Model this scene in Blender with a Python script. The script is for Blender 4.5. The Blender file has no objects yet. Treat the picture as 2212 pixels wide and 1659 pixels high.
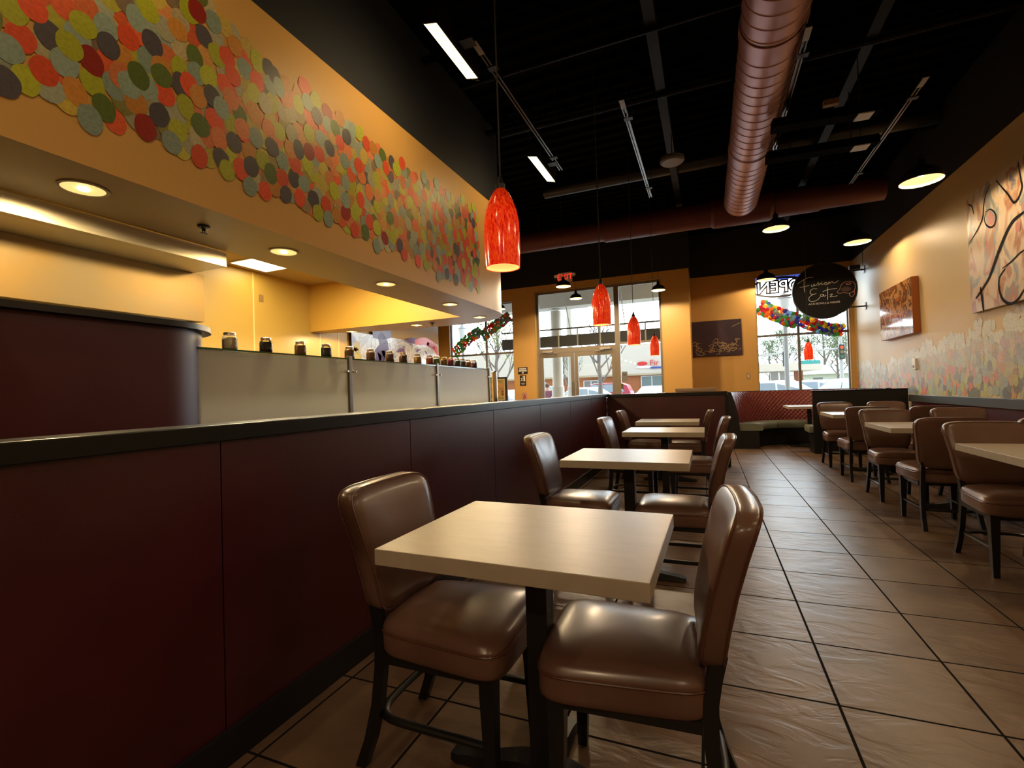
import bpy, bmesh, math, random
from mathutils import Vector, Matrix

S = bpy.context.scene
COL = S.collection
R = math.radians
PI = math.pi
random.seed(7)

# ------------------------------------------------------------------ camera
IW, IH = 2212.0, 1659.0
F, YAW, PITCH, ROLL, CAMH = 1031.06, -0.388622, 0.0164628, -0.0315146, 1.18007
fw = Vector((math.sin(YAW)*math.cos(PITCH), math.cos(YAW)*math.cos(PITCH), math.sin(PITCH)))
r0 = Vector((math.cos(YAW), -math.sin(YAW), 0)); u0 = r0.cross(fw)
RT = r0*math.cos(ROLL)+u0*math.sin(ROLL); UP = -r0*math.sin(ROLL)+u0*math.cos(ROLL)
CP = Vector((0, 0, CAMH))
cd = bpy.data.cameras.new('camera'); cam = bpy.data.objects.new('camera', cd); COL.objects.link(cam)
cam.matrix_world = Matrix(((RT.x, UP.x, -fw.x, CP.x), (RT.y, UP.y, -fw.y, CP.y), (RT.z, UP.z, -fw.z, CP.z), (0, 0, 0, 1)))
cd.sensor_width = 36; cd.lens = F/IW*36; cd.clip_start = .02; cd.clip_end = 400
S.camera = cam
def ray(x, y): return fw+RT*((x-IW/2)/F)-UP*((y-IH/2)/F)
def PZ(x, y, z): d = ray(x, y); return CP+d*((z-CAMH)/d.z)
def PX(x, y, X): d = ray(x, y); return CP+d*(X/d.x)
def PY(x, y, Y): d = ray(x, y); return CP+d*(Y/d.y)

# ------------------------------------------------------------------ render look, world
S.view_settings.view_transform = 'Standard'; S.view_settings.look = 'None'
S.view_settings.exposure = 0.62; S.view_settings.gamma = 1.0; S.view_settings.use_curve_mapping = False
S.cycles.max_bounces = 8; S.cycles.diffuse_bounces = 4; S.cycles.glossy_bounces = 4
S.cycles.transparent_max_bounces = 12; S.cycles.transmission_bounces = 4
S.cycles.caustics_reflective = False; S.cycles.caustics_refractive = False
S.cycles.sample_clamp_indirect = 6.0
W = bpy.data.worlds.new('overcast_sky'); S.world = W; W.use_nodes = True
nt = W.node_tree; bg = nt.nodes['Background']
tc = nt.nodes.new('ShaderNodeTexCoord'); sx = nt.nodes.new('ShaderNodeSeparateXYZ'); rp = nt.nodes.new('ShaderNodeValToRGB')
nt.links.new(tc.outputs['Generated'], sx.inputs[0]); nt.links.new(sx.outputs['Y'], rp.inputs[0]); nt.links.new(rp.outputs[0], bg.inputs[0])
# bright haze ahead of the shop front, a much duller sky behind the building
rp.color_ramp.elements[0].position = 0; rp.color_ramp.elements[0].color = (.15, .16, .175, 1)
rp.color_ramp.elements[1].position = .38; rp.color_ramp.elements[1].color = (.80, .91, 1, 1)
SKY = 8.0
bg.inputs[1].default_value = SKY

def add_light(name, kind, loc, energy, color, size=.1, target=None, spot=None, parent=None, blend=.5):
    ld = bpy.data.lights.new(name, kind); ld.energy = energy; ld.color = color
    if kind == 'AREA': ld.size = size
    else: ld.shadow_soft_size = size
    if kind == 'SPOT': ld.spot_size = spot; ld.spot_blend = blend
    o = bpy.data.objects.new(name, ld); COL.objects.link(o)
    if parent: o.parent = parent
    o.location = loc
    if target is not None:
        o.rotation_euler = (Vector(target)-Vector(loc)).to_track_quat('-Z', 'Y').to_euler()
    return o
# sky portals in the window openings (they only steer sampling of the sky)
def portal(name, cx, cy, cz, w, h):
    ld = bpy.data.lights.new(name, 'AREA'); ld.shape = 'RECTANGLE'; ld.size = w; ld.size_y = h
    ld.cycles.is_portal = True
    o = bpy.data.objects.new(name, ld); COL.objects.link(o); o.location = (cx, cy, cz); o.rotation_euler = (R(-90), 0, 0)
portal('sky_portal', -5.34, 11.12, 1.9, 2.0, 3.5)
portal('sky_portal', -2.35, 11.12, 1.9, 3.0, 3.6)
portal('sky_portal', 1.95, 12.22, 2.05, 1.9, 3.1)

# ------------------------------------------------------------------ helpers
def tag(o, label=None, cat=None, group=None, kind=None):
    if label: o['label'] = label
    if cat: o['category'] = cat
    if group: o['group'] = group
    if kind: o['kind'] = kind
    return o
def thing(name, label, cat, loc=(0, 0, 0), rz=0, group=None):
    o = bpy.data.objects.new(name, None); COL.objects.link(o); o.location = loc; o.rotation_euler = (0, 0, rz)
    o.empty_display_size = .1
    return tag(o, label, cat, group)
def dup(root, loc=None, rz=None, label=None, group=None, parent=None):
    c = root.copy(); COL.objects.link(c); c.parent = parent
    if loc is not None: c.location = loc
    if rz is not None: c.rotation_euler = (0, 0, rz)
    if label: c['label'] = label
    if group: c['group'] = group
    for ch in root.children: dup(ch, parent=c)
    return c

class MB:
    def __init__(s): s.b = bmesh.new()
    def face(s, pts):
        return s.b.faces.new([s.b.verts.new(p) for p in pts])
    def box(s, x0, x1, y0, y1, z0, z1, bev=0, m=None):
        t = bmesh.new()
        bmesh.ops.create_cube(t, size=1)
        bmesh.ops.scale(t, vec=(abs(x1-x0), abs(y1-y0), abs(z1-z0)), verts=t.verts)
        if bev: bmesh.ops.bevel(t, geom=t.edges[:], offset=bev, segments=2, affect='EDGES', profile=.6)
        bmesh.ops.translate(t, vec=((x0+x1)/2, (y0+y1)/2, (z0+z1)/2), verts=t.verts)
        if m is not None: bmesh.ops.transform(t, matrix=m, verts=t.verts)
        s.merge(t); return s
    def merge(s, t):
        me = bpy.data.meshes.new('t'); t.to_mesh(me); t.free(); s.b.from_mesh(me); bpy.data.meshes.remove(me)
    def loft(s, rings, cap=True, closed=True):
        vr = [[s.b.verts.new(p) for p in r] for r in rings]; n = len(vr[0])
        for a, b in zip(vr, vr[1:]):
            for i in range(n if closed else n-1):
                j = (i+1) % n
                s.b.faces.new((a[i], a[j], b[j], b[i]))
        if cap:
            s.b.faces.new(list(reversed(vr[0]))); s.b.faces.new(vr[-1])
        return s
    def lathe(s, prof, c=(0, 0, 0), n=32, cap=False):
        rings = [[(c[0]+r*math.cos(2*PI*i/n), c[1]+r*math.sin(2*PI*i/n), c[2]+z) for i in range(n)] for r, z in prof]
        return s.loft(rings, cap=cap)
    def tube(s, path, r, n=8, cap=True, flat=None):
        path = [Vector(p) for p in path]; rings = []
        prev = None
        for i, p in enumerate(path):
            t = (path[min(i+1, len(path)-1)]-path[max(i-1, 0)]).normalized()
            if prev is None:
                up = Vector((0, 0, 1)) if abs(t.z) < .9 else Vector((1, 0, 0))
                a = t.cross(up).normalized()
            else:
                a = (prev-t*prev.dot(t)).normalized()
            prev = a; b = t.cross(a)
            rr = r[i] if isinstance(r, (list, tuple)) else r
            ra, rb = (rr, rr) if flat is None else (rr*flat[0], rr*flat[1])
            rings.append([tuple(p+a*math.cos(2*PI*k/n+PI/n)*ra+b*math.sin(2*PI*k/n+PI/n)*rb) for k in range(n)])
        return s.loft(rings, cap=cap)
    def ring(s, path, r, n=8):
        path = [Vector(p) for p in path]; N = len(path); rings = []
        c = sum(path, Vector())/N
        for i, p in enumerate(path):
            t = (path[(i+1) % N]-path[i-1]).normalized()
            a = (p-c); a = (a-t*a.dot(t)).normalized(); b = t.cross(a)
            rings.append([tuple(p+a*math.cos(2*PI*k/n)*r+b*math.sin(2*PI*k/n)*r) for k in range(n)])
        rings.append(rings[0])
        return s.loft(rings, cap=False)
    def prism(s, poly, z0, z1):
        return s.loft([[(x, y, z0) for x, y in poly], [(x, y, z1) for x, y in poly]])
    def build(s, name, m, parent=None, smooth=False, loc=None, bev=0, mats=None):
        bmesh.ops.remove_doubles(s.b, verts=s.b.verts, dist=1e-6)
        bmesh.ops.recalc_face_normals(s.b, faces=s.b.faces)
        me = bpy.data.meshes.new(name); s.b.to_mesh(me); s.b.free()
        for mm in (mats or [m]): me.materials.append(mm)
        if smooth:
            for p in me.polygons: p.use_smooth = True
            try: me.set_sharp_from_angle(angle=R(smooth if smooth is not True else 40))
            except Exception: pass
        o = bpy.data.objects.new(name, me); COL.objects.link(o)
        if parent is not None: o.parent = parent
        if loc is not None: o.location = loc
        return o
def struct(o, label=None): o['kind'] = 'structure'; return o

# ------------------------------------------------------------------ materials
def mat(name, base, rough=.5, metal=0, spec=.5, emit=None, es=0, coat=0, bump=None, var=None, trans=0, ior=1.45, alpha=1, sheen=0):
    m = bpy.data.materials.new(name); m.use_nodes = True; n = m.node_tree.nodes; l = m.node_tree.links
    b = n['Principled BSDF']; b.inputs['Base Color'].default_value = (*base, 1); b.inputs['Roughness'].default_value = rough
    b.inputs['Metallic'].default_value = metal; b.inputs['Specular IOR Level'].default_value = spec
    b.inputs['Coat Weight'].default_value = coat; b.inputs['Coat Roughness'].default_value = .15
    b.inputs['Transmission Weight'].default_value = trans; b.inputs['IOR'].default_value = ior
    if emit: b.inputs['Emission Color'].default_value = (*emit, 1); b.inputs['Emission Strength'].default_value = es
    if bump or var:
        t = n.new('ShaderNodeTexCoord')
    if var:   # (scale, amount, optional second colour, (sx,sy,sz))
        mp = n.new('ShaderNodeMapping'); l.new(t.outputs['Object'], mp.inputs[0])
        if len(var) > 3: mp.inputs['Scale'].default_value = var[3]
        no = n.new('ShaderNodeTexNoise'); no.inputs['Scale'].default_value = var[0]; no.inputs['Detail'].default_value = 5
        l.new(mp.outputs[0], no.inputs['Vector'])
        cr = n.new('ShaderNodeValToRGB'); l.new(no.outputs['Fac'], cr.inputs[0])
        cr.color_ramp.elements[0].position = .35; cr.color_ramp.elements[1].position = .65
        c2 = var[2] if len(var) > 2 and var[2] else tuple(c*(1-var[1]) for c in base)
        cr.color_ramp.elements[0].color = (*base, 1); cr.color_ramp.elements[1].color = (*c2, 1)
        l.new(cr.outputs[0], b.inputs['Base Color'])
    if bump:  # (scale, strength, distance)
        no = n.new('ShaderNodeTexNoise'); no.inputs['Scale'].default_value = bump[0]; no.inputs['Detail'].default_value = 6
        l.new(t.outputs['Object'], no.inputs['Vector'])
        bp = n.new('ShaderNodeBump'); bp.inputs['Strength'].default_value = bump[1]; bp.inputs['Distance'].default_value = bump[2]
        l.new(no.outputs['Fac'], bp.inputs['Height']); l.new(bp.outputs[0], b.inputs['Normal'])
    return m
def attr_mat(name, rough=.4, spec=.5):
    m = mat(name, (1, 1, 1), rough, spec=spec); n = m.node_tree.nodes; l = m.node_tree.links
    a = n.new('ShaderNodeAttribute'); a.attribute_name = 'paint'
    no = n.new('ShaderNodeTexNoise'); no.inputs['Scale'].default_value = 60; no.inputs['Detail'].default_value = 4
    t = n.new('ShaderNodeTexCoord'); l.new(t.outputs['Object'], no.inputs['Vector'])
    mx = n.new('ShaderNodeMix'); mx.data_type = 'RGBA'; mx.blend_type = 'MULTIPLY'; mx.inputs[0].default_value = .55
    cr = n.new('ShaderNodeValToRGB'); cr.color_ramp.elements[0].position = .3; cr.color_ramp.elements[1].position = .6
    cr.color_ramp.elements[0].color = (.62, .6, .5, 1); l.new(no.outputs['Fac'], cr.inputs[0])
    l.new(a.outputs['Color'], mx.inputs[6]); l.new(cr.outputs[0], mx.inputs[7]); l.new(mx.outputs[2], n['Principled BSDF'].inputs['Base Color'])
    return m
def glass_mat(name, tint=(.96, .98, .97), refl=.9, rough=0.0):
    m = bpy.data.materials.new(name); m.use_nodes = True; n = m.node_tree.nodes; l = m.node_tree.links
    n.remove(n['Principled BSDF']); out = n['Material Output']
    tr = n.new('ShaderNodeBsdfTransparent'); tr.inputs[0].default_value = (*tint, 1)
    gl = n.new('ShaderNodeBsdfGlossy'); gl.inputs['Roughness'].default_value = rough; gl.inputs[0].default_value = (refl, refl, refl, 1)
    fr = n.new('ShaderNodeFresnel'); fr.inputs[0].default_value = 1.45
    mx = n.new('ShaderNodeMixShader'); l.new(fr.outputs[0], mx.inputs[0]); l.new(tr.outputs[0], mx.inputs[1]); l.new(gl.outputs[0], mx.inputs[2])
    l.new(mx.outputs[0], out.inputs[0]); return m
def emit_mat(name, col, s):
    m = bpy.data.materials.new(name); m.use_nodes = True; n = m.node_tree.nodes; l = m.node_tree.links
    n.remove(n['Principled BSDF']); e = n.new('ShaderNodeEmission'); e.inputs[0].default_value = (*col, 1); e.inputs[1].default_value = s
    l.new(e.outputs[0], n['Material Output'].inputs[0]); return m

M = {}
M['orange'] = mat('orange_wall_paint', (.60, .345, .105), .42, spec=.4, bump=(90, .25, .004))
M['tan'] = mat('orange_paint_daylit', (.60, .45, .235), .46, spec=.38, bump=(90, .3, .004))  # same paint as the orange walls, daylight's beige put into the colour
M['kitchen'] = mat('yellow_kitchen_panel', (.44, .27, .05), .38, bump=(25, .1, .003))
M['soffit'] = mat('soffit_paint', (.50, .36, .17), .4, spec=.4, bump=(60, .2, .003))
M['burg'] = mat('burgundy_panel', (.060, .007, .012), .35, spec=.7, bump=(220, .18, .002), var=(2.5, .25))
M['burg_wall'] = mat('burgundy_laminate', (.058, .007, .010), .38, spec=.4, bump=(240, .15, .002))
M['black'] = mat('black_paint', (.010, .010, .011), .42, spec=.4)
M['cap'] = mat('black_cap_laminate', (.007, .0075, .0085), .33, spec=.42)
M['deck'] = mat('black_deck_paint', (.003, .003, .0032), .8, spec=.02)
M['ceilblack'] = mat('black_upper_wall', (.022, .024, .031), .6, spec=.2)
M['blackwood'] = mat('black_stained_wood', (.008, .008, .009), .33, spec=.5)
M['iron'] = mat('black_cast_iron', (.008, .008, .008), .45, bump=(160, .2, .002))
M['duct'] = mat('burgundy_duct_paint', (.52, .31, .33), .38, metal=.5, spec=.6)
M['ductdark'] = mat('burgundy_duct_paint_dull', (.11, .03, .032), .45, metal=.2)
M['steel'] = mat('brushed_steel', (.66, .60, .44), .42, metal=.7, var=(3, .12, None, (1, 1, 30)))
M['chrome'] = mat('polished_steel', (.7, .7, .7), .16, metal=1)
M['dsteel'] = mat('dark_brushed_steel', (.22, .19, .16), .35, metal=.9)
M['cream'] = mat('cream_trim', (.6, .52, .36), .5)
M['frame'] = mat('window_frame_bronze', (.20, .165, .12), .4, spec=.4)
M['frame2'] = mat('window_frame_grey', (.16, .15, .15), .4, spec=.4)
M['woodtrim'] = mat('varnished_jamb', (.50, .33, .12), .4)
M['white'] = mat('white_plastic', (.75, .74, .7), .4)
M['concrete'] = mat('pale_concrete', (.36, .35, .33), .8, var=(.6, .2))
M['stucco'] = mat('pale_stucco', (.42, .41, .38), .85, bump=(40, .3, .01))
M['glass'] = glass_mat('clear_window_glass')
M['jarglass'] = glass_mat('clear_jar_glass', (.95, .97, .95), .95, .03)
M['glassedge'] = mat('green_glass_edge', (.02, .09, .05), .1, spec=.6)
M['leather'] = mat('brown_leather', (.150, .078, .058), .30, spec=.5, coat=.15, bump=(260, .12, .0015), var=(3.5, .3))
M['leather2'] = mat('dark_brown_leather', (.085, .036, .026), .32, spec=.5, coat=.1, bump=(260, .12, .0015), var=(3.5, .3))
M['piping'] = mat('leather_piping', (.10, .04, .027), .28, spec=.5)
M['sage'] = mat('sage_green_vinyl', (.17, .19, .15), .32, bump=(200, .1, .001))
M['lamp_black'] = mat('black_enamel_shade', (.012, .012, .012), .25, spec=.5)
M['cord'] = mat('black_cord', (.008, .008, .008), .6)
M['bulb'] = emit_mat('warm_bulb', (1, .72, .36), 14)
M['shade_in'] = mat('cream_shade_lining', (.8, .66, .36), .5, emit=(1, .70, .30), es=.55)
M['down'] = mat('downlight_reflector', (.8, .6, .2), .35, emit=(1, .76, .26), es=.62)

def laminate():
    m = mat('pale_wood_laminate', (.52, .42, .31), .27, spec=.5, coat=.0)
    n = m.node_tree.nodes; l = m.node_tree.links; b = n['Principled BSDF']
    t = n.new('ShaderNodeTexCoord'); mp = n.new('ShaderNodeMapping'); mp.inputs['Scale'].default_value = (3, 9, 3)
    l.new(t.outputs['Object'], mp.inputs[0])
    no = n.new('ShaderNodeTexNoise'); no.inputs['Scale'].default_value = 2.2; no.inputs['Detail'].default_value = 8; no.inputs['Distortion'].default_value = 1.2
    l.new(mp.outputs[0], no.inputs['Vector'])
    cr = n.new('ShaderNodeValToRGB'); cr.color_ramp.elements[0].position = .3; cr.color_ramp.elements[1].position = .7
    cr.color_ramp.elements[0].color = (.365, .315, .25, 1); cr.color_ramp.elements[1].color = (.415, .36, .29, 1)
    l.new(no.outputs['Fac'], cr.inputs[0]); l.new(cr.outputs[0], b.inputs['Base Color'])
    r2 = n.new('ShaderNodeMapRange'); r2.inputs[3].default_value = .33; r2.inputs[4].default_value = .38
    l.new(no.outputs['Fac'], r2.inputs[0]); l.new(r2.outputs[0], b.inputs['Roughness'])
    return m
M['table'] = laminate()

T, TX, TY = .457, .4022, 2.0658
def tile_floor():
    m = mat('slate_look_floor_tile', (.1, .06, .04), .3); n = m.node_tree.nodes; l = m.node_tree.links; b = n['Principled BSDF']
    g = n.new('ShaderNodeNewGeometry'); sub = n.new('ShaderNodeVectorMath'); sub.operation = 'SUBTRACT'; sub.inputs[1].default_value = (TX, TY, 0)
    l.new(g.outputs['Position'], sub.inputs[0])
    br = n.new('ShaderNodeTexBrick'); br.offset = 0; br.squash = 1
    br.inputs['Scale'].default_value = 1; br.inputs['Brick Width'].default_value = T; br.inputs['Row Height'].default_value = T
    br.inputs['Mortar Size'].default_value = .0055; br.inputs['Mortar Smooth'].default_value = .25; br.inputs['Bias'].default_value = 0
    br.inputs['Color1'].default_value = (0, 0, 0, 1); br.inputs['Color2'].default_value = (1, 1, 1, 1); br.inputs['Mortar'].default_value = (.5, .5, .5, 1)
    l.new(sub.outputs[0], br.inputs['Vector'])
    no = n.new('ShaderNodeTexNoise'); no.inputs['Scale'].default_value = 3.5; no.inputs['Detail'].default_value = 7
    ofs = n.new('ShaderNodeVectorMath'); ofs.operation = 'ADD'; sc = n.new('ShaderNodeVectorMath'); sc.operation = 'SCALE'; sc.inputs['Scale'].default_value = 7
    l.new(br.outputs['Color'], sc.inputs[0]); l.new(sub.outputs[0], ofs.inputs[0]); l.new(sc.outputs[0], ofs.inputs[1]); l.new(ofs.outputs[0], no.inputs['Vector'])
    cr = n.new('ShaderNodeValToRGB'); e = cr.color_ramp.elements
    e[0].position = .3; e[0].color = (.105, .058, .036, 1); e[1].position = .72; e[1].color = (.20, .125, .075, 1)
    l.new(no.outputs['Fac'], cr.inputs[0])
    mx = n.new('ShaderNodeMix'); mx.data_type = 'RGBA'; l.new(br.outputs['Fac'], mx.inputs[0]); l.new(cr.outputs[0], mx.inputs[6]); mx.inputs[7].default_value = (.012, .010, .010, 1)
    l.new(mx.outputs[2], b.inputs['Base Color'])
    mp = n.new('ShaderNodeMapping'); mp.inputs['Scale'].default_value = (.7, 1.5, 1); l.new(ofs.outputs[0], mp.inputs[0])
    n2 = n.new('ShaderNodeTexNoise'); n2.inputs['Scale'].default_value = 5; n2.inputs['Detail'].default_value = 5; n2.inputs['Roughness'].default_value = .5; n2.inputs['Distortion'].default_value = 1.6
    l.new(mp.outputs[0], n2.inputs['Vector'])
    st = n.new('ShaderNodeValToRGB'); st.color_ramp.elements[0].position = .42; st.color_ramp.elements[1].position = .58; l.new(n2.outputs['Fac'], st.inputs[0])
    ad = n.new('ShaderNodeMath'); ad.operation = 'MULTIPLY_ADD'; ad.inputs[1].default_value = -3.0; l.new(br.outputs['Fac'], ad.inputs[0]); l.new(st.outputs[0], ad.inputs[2])
    bp = n.new('ShaderNodeBump'); bp.inputs['Strength'].default_value = .55; bp.inputs['Distance'].default_value = .0022
    l.new(ad.outputs[0], bp.inputs['Height']); l.new(bp.outputs[0], b.inputs['Normal'])
    rr = n.new('ShaderNodeMapRange'); rr.inputs[3].default_value = .30; rr.inputs[4].default_value = .42; l.new(no.outputs['Fac'], rr.inputs[0])
    ro = n.new('ShaderNodeMath'); ro.operation = 'MULTIPLY_ADD'; ro.inputs[1].default_value = .55; ro.use_clamp = True; l.new(br.outputs['Fac'], ro.inputs[0]); l.new(rr.outputs[0], ro.inputs[2]); l.new(ro.outputs[0], b.inputs['Roughness'])
    sl = n.new('ShaderNodeMapRange'); sl.inputs[3].default_value = .55; sl.inputs[4].default_value = .05; l.new(br.outputs['Fac'], sl.inputs[0]); l.new(sl.outputs[0], b.inputs['Specular IOR Level'])
    return m
M['floor'] = tile_floor()
def red_glass():
    m = mat('mottled_red_glass', (.7, .03, .01), .12, coat=.4); n = m.node_tree.nodes; l = m.node_tree.links; b = n['Principled BSDF']
    t = n.new('ShaderNodeTexCoord'); mp = n.new('ShaderNodeMapping'); mp.inputs['Scale'].default_value = (1, 1, .33); l.new(t.outputs['Object'], mp.inputs[0])
    no = n.new('ShaderNodeTexNoise'); no.inputs['Scale'].default_value = 130; no.inputs['Detail'].default_value = 3; no.inputs['Distortion'].default_value = .9; l.new(mp.outputs[0], no.inputs['Vector'])
    cr = n.new('ShaderNodeValToRGB'); e = cr.color_ramp.elements; e[0].position = .22; e[0].color = (.12, .003, .002, 1); e[1].position = .74; e[1].color = (.98, .10, .010, 1)
    k = e.new(.40); k.color = (.72, .010, .004, 1); l.new(no.outputs['Fac'], cr.inputs[0])
    l.new(cr.outputs[0], b.inputs['Base Color']); l.new(cr.outputs[0], b.inputs['Emission Color'])
    sp = n.new('ShaderNodeSeparateXYZ'); l.new(t.outputs['Object'], sp.inputs[0])
    mr = n.new('ShaderNodeMapRange'); mr.inputs[1].default_value = .33; mr.inputs[2].default_value = .22; mr.inputs[3].default_value = .06; mr.inputs[4].default_value = .34
    l.new(sp.outputs['Z'], mr.inputs[0]); l.new(mr.outputs[0], b.inputs['Emission Strength'])
    return m
M['redglass'] = red_glass()

# ------------------------------------------------------------------ room shell
XL, XR, YF, YR, YB = -5.95, 2.93, 11.0, 12.1, -4.4     # kitchen wall, right wall, door wall, right far wall, rear
ZP, ZD, ZS, ZK = 3.74, 4.75, 2.26, 3.02                # paint line, deck, soffit, kitchen ceiling
XH = -1.484                                            # half wall face
XBH = -2.555                                           # bulkhead face

b = MB(); b.box(-6.8, XR+.2, YB-.2, YR+.2, -.12, 0); struct(b.build('floor', M['floor']))
# black corrugated roof deck
b = MB(); n = 0
pts = []
y = YB-.1
while y < YR+.2:
    pts += [(y, ZD), (y+.08, ZD), (y+.10, ZD+.045), (y+.20, ZD+.045)]; y += .22
b.loft([[(-6.8, p[0], p[1]) for p in pts]+[(-6.8, pts[-1][0], ZD+.12), (-6.8, pts[0][0], ZD+.12)],
        [(XR+.2, p[0], p[1]) for p in pts]+[(XR+.2, pts[-1][0], ZD+.12), (XR+.2, pts[0][0], ZD+.12)]])
struct(b.build('ceiling', M['deck']))
def wall_y(b, x0, x1, y0, y1, z0, z1, holes):           # wall slab across X with rectangular holes (hx0,hx1,hz0,hz1)
    hs = sorted(holes); x = x0
    for h in hs:
        if h[0] > x: b.box(x, h[0], y0, y1, z0, z1)
        if h[2] > z0: b.box(h[0], h[1], y0, y1, z0, h[2])
        if h[3] < z1: b.box(h[0], h[1], y0, y1, h[3], z1)
        x = h[1]
    if x < x1: b.box(x, x1, y0, y1, z0, z1)
WIN1 = (-6.27, -4.41, .35, 3.46)     # window left of the door
DOOR = (-3.87, -.86, 0, 3.62)
WIN2 = (1.05, 2.86, .75, 3.61)
b = MB(); wall_y(b, -6.75, -.48, YF, YF+.16, 0, ZP, [WIN1, DOOR]); struct(b.build('wall_door', M['orange']))
b = MB(); b.box(-.48, -.30, YF, YR, 0, ZP); struct(b.build('wall_return', M['orange']))
b = MB(); wall_y(b, -.30, XR+.15, YR, YR+.16, 0, ZP, [WIN2]); struct(b.build('wall_far', M['orange']))
b = MB(); b.box(-6.75, -.30, YF, YF+.16, ZP, ZD); b.box(-.48, -.30, YF+.16, YR, ZP, ZD); b.box(-.30, XR+.15, YR, YR+.16, ZP, ZD)
b.box(XR, XR+.15, YB, YR, ZP, ZD); struct(b.build('wall_upper', M['ceilblack']))
b = MB(); b.box(XR, XR+.15, YB, YR, 0, ZP); wr = struct(b.build('wall_right', M['tan']))
b = MB(); b.box(XL-.15, XL, YB, 9.95, 0, ZP); b.box(-6.75, XL-.15, 9.80, 9.95, 0, ZP); b.box(-6.75, -6.6, 9.95, YF, 0, ZP); struct(b.build('wall_left', M['kitchen']))
b = MB(); b.box(XL-.15, XL, YB, 9.95, ZP, ZD); b.box(-6.75, XL-.15, 9.80, 9.95, ZP, ZD); b.box(-6.75, -6.6, 9.95, YF, ZP, ZD); struct(b.build('wall_left_upper', M['ceilblack']))
b = MB(); b.box(XL-.15, XR+.15, YB-.15, YB, 0, ZD); struct(b.build('wall_rear', M['orange']))

# kitchen bulkhead with a rounded far end
arc_c, arc_r = (XBH-.85, 5.78), .85
outer = [(XBH, YB)]
for i in range(15):
    a = R(90)*i/14
    outer.append((arc_c[0]+arc_r*math.cos(a), arc_c[1]+arc_r*math.sin(a)))
outer += [(-4.66, 6.60), (-5.3, 6.42), (XL, 6.2)]
XI, YI = -3.17, 5.95
b = MB()
def wallstrip(b, pl, z0, z1, th=.02):
    for p, q in zip(pl, pl[1:]):
        b.face([(p[0], p[1], z0), (q[0], q[1], z0), (q[0], q[1], z1), (p[0], p[1], z1)])
wallstrip(b, outer, ZS, ZP-.06)
bulk = struct(b.build('wall_bulkhead', M['orange'], smooth=30))
b = MB(); wallstrip(b, outer, ZP-.06, ZD); struct(b.build('wall_bulkhead_upper', M['ceilblack'], smooth=30))
# soffit underside: strip between outer and inner edges
b = MB()
b.face([(XBH, YB, ZS), (XBH, outer[1][1], ZS), (XI, outer[1][1], ZS), (XI, YB, ZS)])
arcpts = outer[1:16]
inner_arc = [(XI, outer[1][1])]+[(XI, YI)]
for i, (p, q) in enumerate(zip(arcpts, arcpts[1:])):
    b.face([(p[0], p[1], ZS), (q[0], q[1], ZS), (XI, YI, ZS)])
b.face([(XBH, outer[1][1], ZS), (XI, YI, ZS), (XI, outer[1][1], ZS)])
far = [arcpts[-1]]+outer[16:]
b.face([(XI, YI, ZS)]+[(p[0], p[1], ZS) for p in far]+[(XL, YI, ZS)])
sof = struct(b.build('trim_soffit', M['soffit']))
b = MB(); b.box(XI-.02, XI, YB, YI, ZS, ZK); b.box(XL, XI-.02, YI, YI+.02, ZS, ZK); struct(b.build('wall_kitchen_inner', mat('amber_soffit_paint', (.58, .32, .045), .45)))
b = MB(); b.box(XL, XI, YB, YI, ZK, ZK+.03); struct(b.build('ceiling_kitchen', mat('kitchen_ceiling_tile', (.45, .34, .17), .6)))

# painted dots ------------------------------------------------------
PAL = {'R': (.72, .085, .03), 'L': (.42, .45, .03), 'B': (.27, .36, .33), 'N': (.085, .075, .10), 'O': (.55, .235, .045), 'G': (.10, .15, .03),
       'S': (.66, .20, .08), 'M': (.30, .02, .015), 'P': (.42, .40, .28), 'Y': (.55, .42, .06)}
def dots_mesh(items, plane, name, parent, mt, step=.000004):
    # items: (Y, z, colour, sy, sz, tilt, alpha toward the wall)
    bm = bmesh.new(); cl = bm.loops.layers.float_color.new('paint')
    for k, (Y, z, c, sy, sz, tl) in enumerate(items):
        X = plane(k*step)
        vs = []
        w = random.uniform(0, 6.28)
        for i in range(22):
            a = 2*PI*i/22; rr = 1+.035*math.sin(2*a+w)+.02*math.sin(5*a+2*w)
            p, q = sy*rr*math.cos(a), sz*rr*math.sin(a)
            p, q = p*math.cos(tl)-q*math.sin(tl), p*math.sin(tl)+q*math.cos(tl)
            vs.append(bm.verts.new((X, Y+p, z+q)))
        f = bm.faces.new(vs)
        for lp in f.loops: lp[cl] = (*c, 1)
    me = bpy.data.meshes.new(name); bm.to_mesh(me); bm.free(); me.materials.append(mt)
    o = bpy.data.objects.new(name, me); COL.objects.link(o); o.parent = parent; return o
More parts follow.
